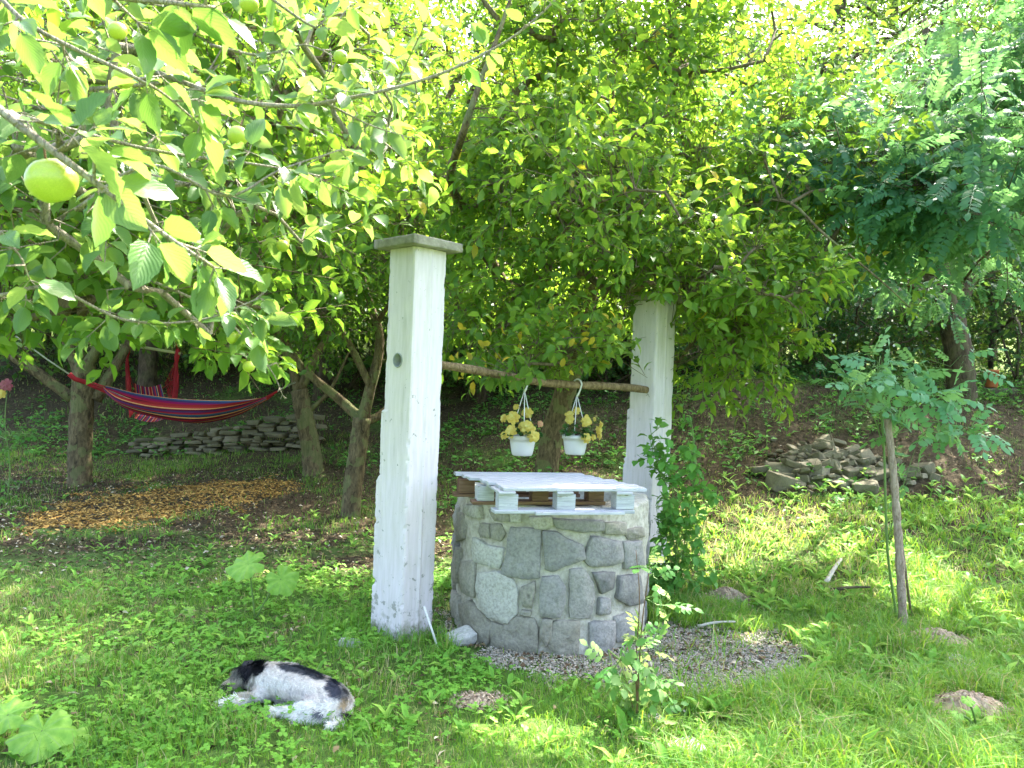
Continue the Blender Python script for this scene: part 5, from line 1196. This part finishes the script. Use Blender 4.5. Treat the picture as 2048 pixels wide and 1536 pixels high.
for tx, ty, vx in ((255, 700, 0), (354, 714, 1)):
    s = Soup(); k = P(tx, ty, dc)
    for j in range(22):
        e = sf(j / 21, vx * 1.0) + Vector(((vx - .5) * .12, 0, 0)); tube(s, spline([k, (k + e) / 2 + Vector(((vx - .5) * .03 * (j % 4), 0, -.01)), e], 3), .0062, 4, cap=False)
    for j in range(6):
        a_, b3 = sf(.1 + j * .15, vx), P(tx, ty + 40 + j * 10, dc); tube(s, [a_, b3], .004, 4, cap=False)
    tag(link('fan_cords', s.mesh('fan_cords', M['red_cord']), ch), kind='stuff')
    s = Soup(); tube(s, [P(tx + 2, ty - 16, dc), P(tx, ty, dc), P(tx - 1, ty + 16, dc)], [.03, .036, .02], 8, wob=.2); link('knot', s.mesh('knot', M['red_cord']), ch)
s = Soup(); tube(s, [P(258, 690, dc), P(300, 560, dc), P(310, 480, dc)], .008, 5); tube(s, [P(358, 705, dc), P(318, 600, dc), P(310, 480, dc)], .008, 5); link('rope', s.mesh('rope', M['red_cord']), ch)
#SECTION4
# ------------------------------------------------------------------ sleeping dog
def Hp(px, py, z):
    """point above the lawn seen at a pixel, z metres over the ground"""
    g = G(px, py); zz = tz(0.0, 0.0)
    d = RIGHT * ((px - 1024) / FPX) + UP * ((768 - py) / FPX) + FWD; g0 = tz(-1.1, 3.75); t = (g0 + z - CAM.z) / d.z; return CAM + d * t
dg0 = Hp(575, 1400, 0)
dog = empty('dog', dg0, 'small white dog with black ears and grey patches asleep on its side in the clover', 'dog')
caps = [  # (px, py, height, radius) chains
    [(508, 1352, .075, .052), (540, 1360, .088, .080), (575, 1366, .092, .090), (610, 1378, .090, .086), (640, 1390, .088, .084), (664, 1400, .078, .076), (682, 1408, .058, .052)],
    [(530, 1362, .075, .055), (512, 1354, .070, .052), (492, 1350, .066, .052), (484, 1353, .062, .049)],
    [(484, 1355, .056, .044), (469, 1364, .046, .031), (457, 1371, .038, .023), (450, 1376, .034, .018)],
    [(498, 1342, .105, .026), (514, 1334, .100, .024), (524, 1333, .085, .016)],
    [(535, 1378, .060, .050), (516, 1390, .045, .032), (490, 1398, .032, .022), (462, 1407, .024, .018), (449, 1411, .020, .020), (442, 1413, .018, .017)],
    [(545, 1384, .030, .042), (516, 1396, .022, .026), (480, 1405, .018, .019), (463, 1410, .016, .018)],
    [(655, 1402, .075, .075), (625, 1412, .062, .055), (606, 1420, .045, .036), (600, 1425, .035, .030), (575, 1424, .026, .021), (552, 1424, .024, .019), (538, 1423, .022, .018)],
    [(660, 1416, .050, .060), (640, 1428, .035, .038), (612, 1434, .022, .026), (590, 1436, .018, .018)],
    [(684, 1408, .050, .030), (692, 1418, .035, .020), (694, 1430, .022, .016), (686, 1442, .016, .013), (670, 1450, .014, .011), (658, 1453, .012, .009)],
]
bm = bmesh.new()
for chn in caps:
    pts = [(Hp(x, y, z), r) for x, y, z, r in chn]
    for (a, ra), (b2, rb2) in zip(pts, pts[1:]):
        L = (b2 - a).length; k = max(2, int(L / (min(ra, rb2) * .35)))
        for i in range(k + 1):
            t = i / k; r_ = ra + (rb2 - ra) * t; bmesh.ops.create_icosphere(bm, subdivisions=2, radius=r_, matrix=Matrix.Translation(a.lerp(b2, t)))
o = link('body', bm_mesh('body', bm, None), None)
md = o.modifiers.new('r', 'REMESH'); md.mode = 'VOXEL'; md.voxel_size = .0075
md = o.modifiers.new('s', 'SMOOTH'); md.iterations = 7; md.factor = .6
me = applied(o, 'body'); bpy.data.objects.remove(o)
nv = len(me.vertices); co = np.empty(nv * 3, np.float32); me.vertices.foreach_get('co', co); co = co.reshape(-1, 3); no = np.empty(nv * 3, np.float32); me.vertices.foreach_get('normal', no); no = no.reshape(-1, 3)
# lean belly and hollow flank, ribs just readable
def fur_colour(A):
    x, y, _ = proj(A); h = A[:, 2] - tz(-1.1, 3.75)
    nz = (vnoise(A[:, 0] * 60, A[:, 1] * 60 + A[:, 2] * 45, 4) - .5); n2 = (vnoise(A[:, 0] * 22, A[:, 1] * 22 + A[:, 2] * 22, 6) - .5)
    X = x + nz * 9 + n2 * 10; Y = y + nz * 6 + n2 * 8
    c = np.tile(np.array([[.74, .69, .64]]), (len(A), 1))
    def ell(cx, cy, rx, ry, rot=0, soft=.25):
        dx, dy = X - cx, Y - cy; u = (dx * math.cos(rot) + dy * math.sin(rot)) / rx; v = (-dx * math.sin(rot) + dy * math.cos(rot)) / ry; return np.clip((1 - np.sqrt(u * u + v * v)) / soft, 0, 1)
    def put(m, col): nonlocal c; c = c * (1 - m[:, None]) + np.array(col)[None] * m[:, None]
    put(ell(590, 1385, 45, 16, .15, .8) * .5, (.50, .43, .44))        # thin haired pinkish belly
    put(np.clip((vnoise(A[:, 0] * 70, A[:, 1] * 70, 12) - .74) * 9, 0, 1) * (X > 520) * .5, (.30, .29, .30))
    put(ell(590, 1337, 40, 10, .12), (.10, .105, .12)); put(ell(625, 1348, 26, 10, .45), (.09, .095, .11)); put(ell(664, 1376, 19, 26, -.35), (.07, .075, .10)); put(ell(684, 1390, 10, 18, 0), (.14, .14, .14))
    put(ell(638, 1428, 11, 8), (.15, .15, .17))
    put(np.clip((506 - X) / 6, 0, 1) * (Y < 1395) * (Y > 1300), (.36, .33, .26))                              # tan face
    put(ell(470, 1342, 26, 15, -.5), (.12, .12, .10)); put(ell(500, 1328, 34, 22, .15, .15), (.018, .018, .02))
    put(ell(492, 1345, 13, 18, .0, .2), (.015, .015, .018)); put(ell(455, 1348, 13, 3.4, .35, .4), (.02, .018, .018)); put(ell(449, 1343, 8, 4, -.6, .4), (.6, .6, .56))
    put(ell(455, 1371, 14, 2.2, -.15, .5), (.06, .05, .045)); put(ell(448, 1377, 6, 7, 0, .3), (.03, .03, .03))
    put(ell(688, 1405, 12, 14, .3, .6), (.36, .27, .16)); put(ell(694, 1432, 12, 13, 0, .3), (.03, .028, .026)); put(ell(662, 1453, 16, 7), (.66, .65, .62))
    put(ell(441, 1416, 5, 5), (.05, .045, .045)); put(ell(536, 1424, 5, 6), (.12, .10, .09))
    return np.clip(c, .01, .8)
att = me.attributes.new('fur_colour', 'FLOAT_COLOR', 'POINT'); fc = fur_colour(co); att.data.foreach_set('color', np.concatenate([fc, np.ones((nv, 1))], 1).astype(np.float32).ravel())
b = NB('dog_fur'); cc = b.n('Attribute', attribute_name='fur_colour').outputs['Color']
M['fur'] = b.done(b.prin(cc, .85, None, .04))
me.materials.append(M['fur']); me.polygons.foreach_set('use_smooth', [True] * len(me.polygons)); link('body', me, dog)
# coat: short locks lying back along the body
n = 26000; ix = R.randint(0, nv, n); A_ = co[ix].astype(float) + R.randn(n, 3) * .002; Nn = no[ix].astype(float)
flow = np.array(tuple((Hp(670, 1400, .08) - Hp(520, 1355, .08)).normalized())); px_, py_, _ = proj(A_)
fl = np.tile(flow, (n, 1)); legs = (py_ > 1404) | ((px_ < 500) & (py_ > 1385)); fl[legs] = -flow * .7 + np.array([0, 0, -.3]); fl[(px_ < 500) & (py_ < 1385)] = np.array([.2, -.5, -.6])
fl = fl + R.randn(n, 3) * .35; fl = fl - Nn * np.sum(fl * Nn, 1, keepdims=True); dd = norm(norm(fl) * .95 + Nn * (.28 + .2 * R.rand(n, 1)))
L = (.014 + .020 * R.rand(n)) * np.where(px_ < 530, 1.15, 1) * np.where(legs, 1.15, 1); s2 = norm(np.cross(dd, Nn)) * .0015
V = np.stack([A_ - s2, A_ + s2, A_ + dd * (L * .6)[:, None] + s2 * .7, A_ + dd * L[:, None] - np.array([0, 0, .002])], 1).reshape(-1, 3)
F = (np.array([(0, 1, 2), (0, 2, 3)])[None] + (np.arange(n) * 4)[:, None, None]).reshape(-1, 3)
mf = np_mesh('coat', V, F, M['fur']); fc = np.repeat(np.clip(fur_colour(A_) * (1 + .5 * (R.rand(n, 1) - .35)), .01, .85), 4, 0)
att = mf.attributes.new('fur_colour', 'FLOAT_COLOR', 'POINT'); att.data.foreach_set('color', np.concatenate([fc, np.ones((len(fc), 1))], 1).astype(np.float32).ravel())
tag(link('coat', mf, dog), kind='stuff')
# ear flap, nose
def flap(pts, m, name):
    P0 = [Hp(*q) for q in pts]; c = sum(P0, Vector()) / len(P0) + Vector((0, -.008, .012)); V = [tuple(p) for p in P0] + [tuple(c)] + [tuple(p + Vector((0, .008, -.006))) for p in P0]; k = len(P0)
    F = [(i, (i + 1) % k, k) for i in range(k)] + [(i, k + 1 + i, (i + 1) % k) for i in range(k)] + [((i + 1) % k, k + 1 + i, k + 1 + (i + 1) % k) for i in range(k)]
    return link(name, np_mesh(name, np.array(V), np.array(F), m), dog)
M['black_fur'] = simple('black_fur', (.014, .014, .016), .7, .2, 90, (.035, .035, .04), .5, .004)
flap([(488, 1322, .13), (504, 1320, .13), (516, 1326, .12), (506, 1340, .10), (498, 1350, .09), (485, 1349, .09), (480, 1335, .11)], M['black_fur'], 'ear')
bm = bmesh.new(); bmesh.ops.create_icosphere(bm, subdivisions=2, radius=.0095, matrix=Matrix.Translation(Hp(446, 1378, .034))); link('nose', bm_mesh('nose', bm, M['black_fur'], True), dog)

# ------------------------------------------------------------------ ground cover
def inpoly(x, y, poly):
    m = np.zeros(len(x), bool); j = len(poly) - 1
    for i in range(len(poly)):
        xi, yi = poly[i]; xj, yj = poly[j]; c = ((yi > y) != (yj > y)) & (x < (xj - xi) * (y - yi) / (yj - yi + 1e-9) + xi); m ^= c; j = i
    return m
GRAV = [(930, 1300), (1000, 1340), (1130, 1362), (1220, 1372), (1330, 1402), (1430, 1405), (1540, 1388), (1600, 1350), (1612, 1305), (1560, 1268), (1400, 1258), (1290, 1252), (1200, 1260), (900, 1225), (880, 1270)]
MULCH = [(30, 1050), (120, 1012), (320, 978), (480, 962), (610, 964), (590, 985), (480, 1012), (330, 1040), (230, 1062), (60, 1066)]
def scatter(n, y0, y1, pw=1.0, xm=1.15):
    """ground points inside the camera's wedge, a bit beyond its edges"""
    y = y0 + (y1 - y0) * R.rand(int(n)) ** pw; hw = y * (1024 / FPX) * xm + .25; x = (R.rand(len(y)) * 2 - 1) * hw
    return x, y
def blocked(x, y, r=0.0):
    m = (x - WC.x) ** 2 + (y - WC.y) ** 2 < (WR + r) ** 2
    for c in (LPC, RPC):
        dx, dy = x - c.x, y - c.y; u = dx * paxis.x + dy * paxis.y; v = -dx * paxis.y + dy * paxis.x; m |= (abs(u) < W0 / 2) & (abs(v) < W0 / 2)
    return m
MW = [(G(px, py), r) for px, py, r, h in MOUNDS]
def on_mound(x, y, k=1.0):
    m = np.zeros(len(x), bool)
    for g, r in MW: m |= ((x - g.x) / 1.25) ** 2 + ((y - g.y) / .9) ** 2 < (r * k * (.8 + .4 * vnoise(x * 9, y * 9, 2))) ** 2
    return m
def px_of(x, y): z = TZ(x, y); a, b2, _ = proj(np.stack([x, y, z], 1)); return a, b2, z
dogx, dogy = co[:, 0], co[:, 1]
def under_dog(x, y):
    cx, cy = dg0.x, dg0.y; m = np.zeros(len(x), bool)
    for chn in caps:
        for px, py, z, r in chn:
            p = Hp(px, py, z); m |= (x - p.x) ** 2 + (y - p.y) ** 2 < (r * .95) ** 2
    return m
def blades(x, y, h, w, lean, tint):
    n = len(x); z = TZ(x, y) - .01; A_ = np.stack([x, y, z], 1); a = R.rand(n) * 2 * PI; ld = np.stack([np.cos(a), np.sin(a), np.zeros(n)], 1); a2 = R.rand(n) * 2 * PI; sd = np.stack([np.cos(a2), np.sin(a2), np.zeros(n)], 1) * (w / 2)[:, None]
    l = lean[:, None]; hh = h[:, None]; up = np.array([0, 0, 1.])
    m1 = A_ + up * hh * .55 * (1 - .15 * l) + ld * hh * .22 * l; tp_ = A_ + up * hh * (1 - .45 * l) + ld * hh * .75 * l
    V = np.stack([A_ - sd, A_ + sd, m1 - sd * .8, m1 + sd * .8, tp_], 1).reshape(-1, 3)
    F = (np.array([(0, 1, 3), (0, 3, 2), (2, 3, 4)])[None] + (np.arange(n) * 5)[:, None, None]).reshape(-1, 3)
    return V, F, np.repeat(tint, 5)
def zone(x, y, px, py):
    """lushness 0..1 and dryness 0..1 of the turf"""
    lush = np.full(len(x), .5); dry = np.full(len(x), .1)
    n1 = fbm(x * 1.1, y * 1.1, 17); n2 = fbm(x * 2.6, y * 2.6, 23)
    left = px < 900; shade = left & (py < 1140) & (py > 955)
    lush = np.where(shade, .10 + .25 * (n1 > .52), lush)
    lush = np.where(left & (py >= 1140), .5, lush); dry = np.where(left & (py >= 1140) & (fbm(x * 1.5, y * 1.5, 41) < .45), .45, dry); dry = np.where(left & (py >= 1120) & (px + (py - 1280) * .9 < 260), .5, dry); lush = np.where(left & (py <= 955), .55, lush)
    right = (px > 1300) & (py > 985); lush = np.where(right, .85, lush); dry = np.where(right & (py < 1200) & (px < 1760), .42, dry)
    fr = (px >= 900) & (py > 1370); lush = np.where(fr, .95, lush)
    mid = (px >= 880) & (px < 1300) & (py < 1010); lush = np.where(mid, .34, lush); dry = np.where(mid, .25, dry)
    bank = (y > 8.6) & (px > 640); lush = np.where(bank, .34, lush); dry = np.where(bank, .20, dry)
    bankl = (y > 12.6) & (px <= 640); lush = np.where(bankl, .6, lush); dry = np.where(bankl, .35, dry)
    dry = dry + .35 * (n2 - .45)
    lush = lush * np.clip(.45 + 1.3 * (n1 - .2), .15, 1.25)
    return lush, dry
gs_ = Soup()
for n, y0, y1, pw, wk, hk in ((250000, 2.75, 6.2, .85, 1, 1), (190000, 6.2, 12.5, .8, 1.6, 1), (60000, 12.5, 22, .8, 3.0, 1.2)):
    x, y = scatter(n, y0, y1, pw)
    # tussocks
    cx = np.round(x / .11 + (hsh(np.round(x / .11), np.round(y / .11), 1) - .5)) * .11
    tus = vnoise(x * 7, y * 7, 31); px, py, z = px_of(x, y); lush, dry = zone(x, y, px, py)
    keep = (R.rand(n) < lush * np.clip(tus * 1.8, .1, 1)) & ~blocked(x, y, .03) & ~under_dog(x, y)
    gm = inpoly(px, py, GRAV) | inpoly(px, py, MULCH); wob = (vnoise(x * 9, y * 9, 71) - .5) * 46; gm = inpoly(px + wob, py + wob * .4, GRAV) | inpoly(px, py, MULCH); keep &= ~(gm & (R.rand(n) < .93)); keep &= ~(on_mound(x, y, .92) & (R.rand(n) < .97))
    hd = (px > 1515) & (px < 1930) & (py > 870) & (py < 985); keep &= ~(hd & (R.rand(n) < .8))
    x, y, px, py, lush, dry = x[keep], y[keep], px[keep], py[keep], lush[keep], dry[keep]; m = len(x)
    right = np.clip((px - 1050) / 300, 0, 1) * np.clip((py - 980) / 60, 0, 1)
    tu = fbm(x * 3.1, y * 3.1, 91); h = (.035 + .05 * R.rand(m) ** 1.5 + right * (.03 + .24 * R.rand(m) ** 1.8 * np.clip(2.6 * (tu - .28), .15, 1.3))) * hk
    nearp = (np.hypot(x - LPC.x + .05, y - LPC.y + .22) < .42); h = np.where(nearp, h + .09 * R.rand(m), h); h = h * np.where((px < 900) & (fbm(x * 1.8, y * 1.8, 97) > .56), 1.9, 1)
    isdry = R.rand(m) < dry; dk = np.where(((y > 8.3) & (px > 560)) | (y > 12.4), .55, 1.0); dk = np.where((px < 900) & (py < 1140) & (py > 955), .5, dk); tint = np.where(isdry, .76 + (.24 * R.rand(m)) * dk, dk * (.06 + .55 * R.rand(m)) + .08 * right)  # bank and mid-left blades get darker tints: tree shade put into the colour
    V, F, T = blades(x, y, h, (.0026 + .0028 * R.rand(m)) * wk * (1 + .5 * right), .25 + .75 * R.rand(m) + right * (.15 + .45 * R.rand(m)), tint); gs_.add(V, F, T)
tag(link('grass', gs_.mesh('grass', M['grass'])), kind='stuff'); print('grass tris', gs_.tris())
# clover
cs = Soup(); x, y = scatter(46000, 2.75, 7.6, .8); px, py, z = px_of(x, y)
dens = np.where(px < 1000, .95, .22) * np.clip(3.6 * (fbm(x * 1.5, y * 1.5, 41) - .33), .10, 1) * np.clip(2.5 * (fbm(x * 5, y * 5, 43) - .18), .25, 1); dens = np.where((py < 1120), dens * .16, dens); dens = np.where((px > 1350) & (py < 1350), .05, dens)
dens = dens * np.where(px < 420, .25 + .75 * np.clip((px - 40 + (py - 1280) * .9) / 260, 0, 1), 1); k = (R.rand(len(x)) < dens) & ~blocked(x, y, .05) & ~under_dog(x, y) & ~inpoly(px, py, GRAV) & ~on_mound(x, y) & ~inpoly(px, py, MULCH)
x, y = x[k], y[k]; n = len(x); z = TZ(x, y); h = .018 + .045 * R.rand(n) ** 1.3; sz = .010 + .014 * R.rand(n)
lf = np.array([(0, 0, 0), (-.46, .42, .08), (-.34, .92, .06), (0, .98, -.02), (.34, .92, .06), (.46, .42, .08)]); lF = np.array([(0, 5, 1), (1, 5, 4), (1, 4, 2), (2, 4, 3)])
a0 = R.rand(n) * 6.28; tilt = R.randn(n, 2) * .28; ct = np.repeat(.15 + .7 * np.clip(vnoise(x * 3, y * 3, 44) * .6 + .5 * R.rand(n), 0, 1), 6)
for j in range(3):
    a = a0 + j * 2.094; ca, sa = np.cos(a)[:, None], np.sin(a)[:, None]; X = (lf[None, :, 0] * ca - lf[None, :, 1] * sa) * sz[:, None]; Y = (lf[None, :, 0] * sa + lf[None, :, 1] * ca) * sz[:, None]
    Z = lf[None, :, 2] * sz[:, None] + X * tilt[:, :1] + Y * tilt[:, 1:]
    V = np.stack([x[:, None] + X, y[:, None] + Y, (z + h)[:, None] + Z], -1).reshape(-1, 3); cs.add(V, (lF[None] + (np.arange(n) * 6)[:, None, None]).reshape(-1, 3), ct)
tag(link('clover', cs.mesh('clover', M['clover_leaf'])), kind='stuff'); print('clover tris', cs.tris())
# dandelion-like rosettes and plantain
ds = Soup(); x, y = scatter(1900, 2.8, 9.0, .8); px, py, z = px_of(x, y); k = ~blocked(x, y, .1) & ~under_dog(x, y) & ~inpoly(px, py, GRAV) & ~inpoly(px, py, MULCH) & ~on_mound(x, y)
k &= R.rand(len(x)) < np.where(px > 1300, .9, np.where(py > 1130, .5, .25)); x, y, z, px, py = x[k], y[k], z[k], px[k], py[k]
for i in range(len(x)):
    m = R.randint(3, 7); a = R.rand() * 6.28 + np.arange(m) * 6.28 / m + R.randn(m) * .4; up_ = .5 + .9 * R.rand(m)
    L = (.06 + .08 * R.rand(m)) * (1.15 if px[i] > 1200 else .8); put_leaves(ds, 'mid', np.tile([x[i], y[i], z[i]], (m, 1)), np.stack([np.cos(a), np.sin(a), up_], 1), np.stack([-np.cos(a) * .6, -np.sin(a) * .6, np.ones(m)], 1), L, L * .30, .2 + .75 * R.rand(m))
tag(link('lawn_weeds', ds.mesh('lawn_weeds', M['clover_leaf'])), kind='stuff')
# low undergrowth on the shaded bank and round the stone heaps
us = Soup(); x = R.uniform(-9, 9, 9000); y = R.uniform(7.0, 17, 9000); px, py, z = px_of(x, y); pat = fbm(x * .9, y * .9, 61)
dn = np.where((y > 8.6) | (px > 1450), np.clip((pat - .40) * 5, .05, 1) * .55, 0); dn = np.where((px < 660) & (y < 12.2), 0, dn); dn = np.where((px > 1540) & (px < 1900) & (py > 880) & (py < 985), .10, dn); dn = np.where(inpoly(px, py, MULCH), 0, dn)
k = (R.rand(len(x)) < dn) & (abs(px - 1024) < 1150); x, y, z = x[k], y[k], z[k]; n = len(x); m = 7; hgt = .06 + .32 * R.rand(n) ** 2
bp = np.stack([x, y, z], 1)[:, None] + np.stack([R.randn(n, m) * .05, R.randn(n, m) * .05, hgt[:, None] * R.rand(n, m)], 2); a = R.rand(n, m) * 6.28
put_leaves(us, 'low', bp.reshape(-1, 3), np.stack([np.cos(a), np.sin(a), R.rand(n, m) * .9 - .2], 2).reshape(-1, 3), R.randn(n * m, 3) * .4 + [0, -.2, 1], .05 + .06 * R.rand(n * m), .028 + .03 * R.rand(n * m), R.rand(n * m))
tp2 = np.stack([x, y, z + hgt], 1); sticks(us, np.stack([x, y, z], 1), tp2, .003, .2)
tag(link('undergrowth', us.mesh('undergrowth', M['vine_leaf'])), kind='stuff'); print('undergrowth', n)
# dead leaves and straw bits
lt = Soup(); x, y = scatter(60000, 2.8, 15, .75); px, py, z = px_of(x, y)
dn = np.full(len(x), .07); dn = np.where((px < 900) & (py < 1150) & (py > 940), .9, dn); dn = np.where((px < 900) & (py > 1150), .16 + .5 * (fbm(x * 1.5, y * 1.5, 41) < .45), dn); dn = np.where((px > 870) & (px < 1300) & (py < 1010), .7, dn); dn = np.where(inpoly(px, py, GRAV), np.where(py < 1345, .9, .35), dn); dn = np.where((y > 8.5) & (px > 640), .6, dn); dn = np.where((px > 1280) & (py > 1000) & (py < 1260), .3, dn)
k = (R.rand(len(x)) < dn) & ~blocked(x, y, .02) & ~inpoly(px, py, MULCH) & ~under_dog(x, y); x, y, z = x[k], y[k], z[k]; n = len(x); a = R.rand(n) * 6.28
put_leaves(lt, 'low', np.stack([x, y, z + .006 + .022 * R.rand(n)], 1), np.stack([np.cos(a), np.sin(a), R.randn(n) * .3], 1), R.randn(n, 3) * .35 + [0, 0, 1], .022 + .035 * R.rand(n), .008 + .022 * R.rand(n), R.rand(n) ** np.where((y > 8.3) & (px[k] > 560), 2.6, 1.3))  # litter tints pushed darker on the bank, tree shade carried by the colour
tag(link('dead_leaves', lt.mesh('dead_leaves', M['litter'])), kind='stuff'); print('litter tris', lt.tris())
# gravel around the well, wood chips under the hammock
def bits(soup, x, y, s3, tint, flat=.6):
    n = len(x); V0 = np.array([(1, 0, 0), (0, 1, 0), (-1, 0, 0), (0, -1, 0), (0, 0, 1), (.2, .1, -1)], float); F0 = np.array([(0, 1, 4), (1, 2, 4), (2, 3, 4), (3, 0, 4), (1, 0, 5), (2, 1, 5), (3, 2, 5), (0, 3, 5)])
    a = R.rand(n) * 6.28; ca, sa = np.cos(a)[:, None], np.sin(a)[:, None]; Vv = V0[None] * (1 + .5 * (R.rand(n, 6, 1) - .5)) * s3[:, None, :]; tx_, ty_ = R.randn(n, 1) * .3, R.randn(n, 1) * .3
    X = Vv[..., 0] * ca - Vv[..., 1] * sa; Y = Vv[..., 0] * sa + Vv[..., 1] * ca; Z = Vv[..., 2] + X * tx_ + Y * ty_
    V = np.stack([x[:, None] + X, y[:, None] + Y, (TZ(x, y) + .004 + .010 * R.rand(n))[:, None] + Z], -1).reshape(-1, 3); soup.add(V, (F0[None] + (np.arange(n) * 6)[:, None, None]).reshape(-1, 3), np.repeat(tint, 6))
x, y = scatter(150000, 3.6, 6.4, 1, .62); px, py, z = px_of(x, y); e = inpoly(px + (fbm(x * 7, y * 7, 3) - .5) * 90 + R.randn(len(x)) * 9, py + (fbm(x * 7, y * 7, 5) - .5) * 60 + R.randn(len(x)) * 7, GRAV); k = e & ~blocked(x, y); x, y = x[k], y[k]; n = len(x)
gv_ = Soup(); r_ = .0035 + .006 * R.rand(n) ** 3; bits(gv_, x, y, np.stack([r_ * 1.2, r_, r_ * .7], 1), R.rand(n)); tag(link('gravel', gv_.mesh('gravel', M['gravel'], False)), kind='stuff'); 
cx_, cy_ = [], []
for g, r in MW:
    n = 500; a = R.rand(n) * 6.28; q = r * 1.35 * R.rand(n) ** .6; cx_.append(g.x + q * np.cos(a) * 1.25); cy_.append(g.y + q * np.sin(a) * .9)
cx_, cy_ = np.concatenate(cx_), np.concatenate(cy_); n = len(cx_); cr_ = Soup(); r_ = .004 + .009 * R.rand(n) ** 2; bits(cr_, cx_, cy_, np.stack([r_, r_, r_ * .8], 1), R.rand(n))
Vc = cr_.V[0]; hgt = np.zeros(len(Vc))
for (g, r), (_, _, _, h_) in zip(MW, MOUNDS):
    q = np.sqrt(((Vc[:, 0] - g.x) / 1.25) ** 2 + ((Vc[:, 1] - g.y) / .9) ** 2) / r; hgt += np.where(q < 1, h_ * (np.cos(q * PI) * .5 + .5) * .9, 0)
Vc[:, 2] += hgt; tag(link('earth_crumbs', cr_.mesh('earth_crumbs', M['crumb'], False)), kind='stuff')
x = R.uniform(-9, -1.5, 60000); y = R.uniform(6.3, 12, 60000); px, py, z = px_of(x, y); e = inpoly(px + (fbm(x * 3, y * 3, 3) - .5) * 110 + R.randn(len(x)) * 12, py + (fbm(x * 3, y * 3, 5) - .5) * 40 + R.randn(len(x)) * 5, MULCH); k = e & (R.rand(len(x)) < .8); x, y = x[k], y[k]; n = len(x)
ms = Soup(); bits(ms, x, y, np.stack([.014 + .022 * R.rand(n), .006 + .008 * R.rand(n), .003 + .003 * R.rand(n)], 1), R.rand(n)); tag(link('wood_chips', ms.mesh('wood_chips', M['chips'], False)), kind='stuff'); print('chips', n)

# broad leaved plants in the lawn
def broad_leaf(parent, p, face, r, tip, lobes=9):
    f = Vector(face).normalized(); q = Vector((0, 0, 1)).rotation_difference(f).to_matrix(); t2 = Vector((tip[0], tip[1], tip[2])); t2 = (t2 - f * t2.dot(f)).normalized(); sx = t2.cross(f); V = []; U = []; n = 44; rings = 6
    for i in range(rings + 1):
        for j in range(n):
            a = 2 * PI * j / n; c = abs(a - PI) / PI; notch = max(0, 1 - abs(a - PI) / .35); rad = r * (1 + .09 * math.sin(a * 5 + 1.2) + .04 * math.sin(a * lobes) + .03 * math.sin(a * 23)) * (1 - .62 * notch) * (1 + .12 * math.cos(a)); k = i / rings
            x = rad * k * math.sin(a); y = rad * k * math.cos(a); z = .10 * r * k * math.sin(a * lobes + 1) * k + .16 * r * k - .26 * r * k ** 3
            V.append(tuple(Vector(p) + sx * x + t2 * y + f * z)); U.append((.5 + x / r * .5, .5 + y / r * .5 + 0 * z))
    F = [(i * n + j, i * n + (j + 1) % n, (i + 1) * n + (j + 1) % n, (i + 1) * n + j) for i in range(rings) for j in range(n)]
    return link('leaf', np_mesh('leaf', np.array(V), np.array(F), M['big_leaf'], np.full(len(V), random.random()), np.array(U)), parent)
def big_leaf_mat():
    b = NB('lobed_leaf'); uv = b.n('TexCoord').outputs['UV']; mp = b.n('Mapping', {0: uv}); mp.inputs['Location'].default_value = (-.5, -.5, 0); sp = b.n('SeparateXYZ', {0: mp.outputs[0]})
    an = b.math('ARCTAN2', sp.outputs[0], sp.outputs[1]); w = b.math('ABSOLUTE', b.math('SINE', b.math('MULTIPLY', an, 4.5))); vein = b.math('LESS_THAN', w, .10)
    n1 = b.noise(uv, 9, 4); c = b.ramp(n1, [(.3, (.17, .38, .04)), (.7, (.32, .55, .08))]); c = b.mix(b.math('MULTIPLY', vein, .6), c, (.32, .48, .18)); nr = b.bump(b.math('SUBTRACT', n1, vein), .5, .004)
    p = b.prin(c, .5, nr, .4); t = b.n('BsdfTranslucent', {0: b.mix(vein, (.32, .58, .10, 1), (.2, .4, .08, 1)), 'Normal': nr}).outputs[0]; return b.done(b.n('MixShader', {0: .4, 1: p, 2: t}).outputs[0])
M['big_leaf'] = big_leaf_mat()
def leafy(px, py, leaves, label):
    g = G(px, py); t = empty('lobed_leaf_plant', g, label, 'plant'); 
    for lx, ly, d_, r, face, tip in leaves:
        p = P(lx, ly, g.y + d_); broad_leaf(t, p, face, r, tip); s = Soup(); tube(s, spline([g, (g + p) / 2 + Vector((0, 0, .02)), p], 4), .0055, 6); link('leaf_stalk', s.mesh('leaf_stalk', M['green_stem']), t)
leafy(510, 1240, [(497, 1128, 0, .125, (-.2, -.55, .9), (-1, -.3, .1)), (562, 1158, -.05, .10, (.25, -.8, .55), (.6, -.3, -.5))], 'plant with two big pale green lobed leaves in the lawn left of the nearer pillar')
leafy(75, 1500, [(15, 1430, 0, .095, (-.1, -.4, .9), (-1, -.2, .1)), (85, 1462, -.05, .115, (.1, -.5, .85), (.3, -.8, 0)), (140, 1475, 0, .07, (.3, -.3, .9), (1, -.1, 0))], 'plant with big pale green lobed leaves in the lower left corner')
leafy(160, 1345, [(165, 1318, 0, .032, (.1, -.4, .9), (1, -.2, 0))], 'single small round leaf standing above the clover at the left')
leafy(362, 1230, [(375, 1222, 0, .045, (.2, -.5, .85), (1, -.2, 0))], 'small round leaved plant in the clover above the sleeping dog')
leafy(1955, 1462, [(1935, 1400, -.1, .03, (0, -.5, .9), (0, -1, 0)), (1915, 1428, -.1, .03, (.1, -.3, .9), (-1, -1, 0))], 'two leaved bluish seedling growing on the earth mound at the lower right')
print('TOTAL mesh tris approx', sum(len(o.data.polygons) for o in bpy.data.objects if o.type == 'MESH'))
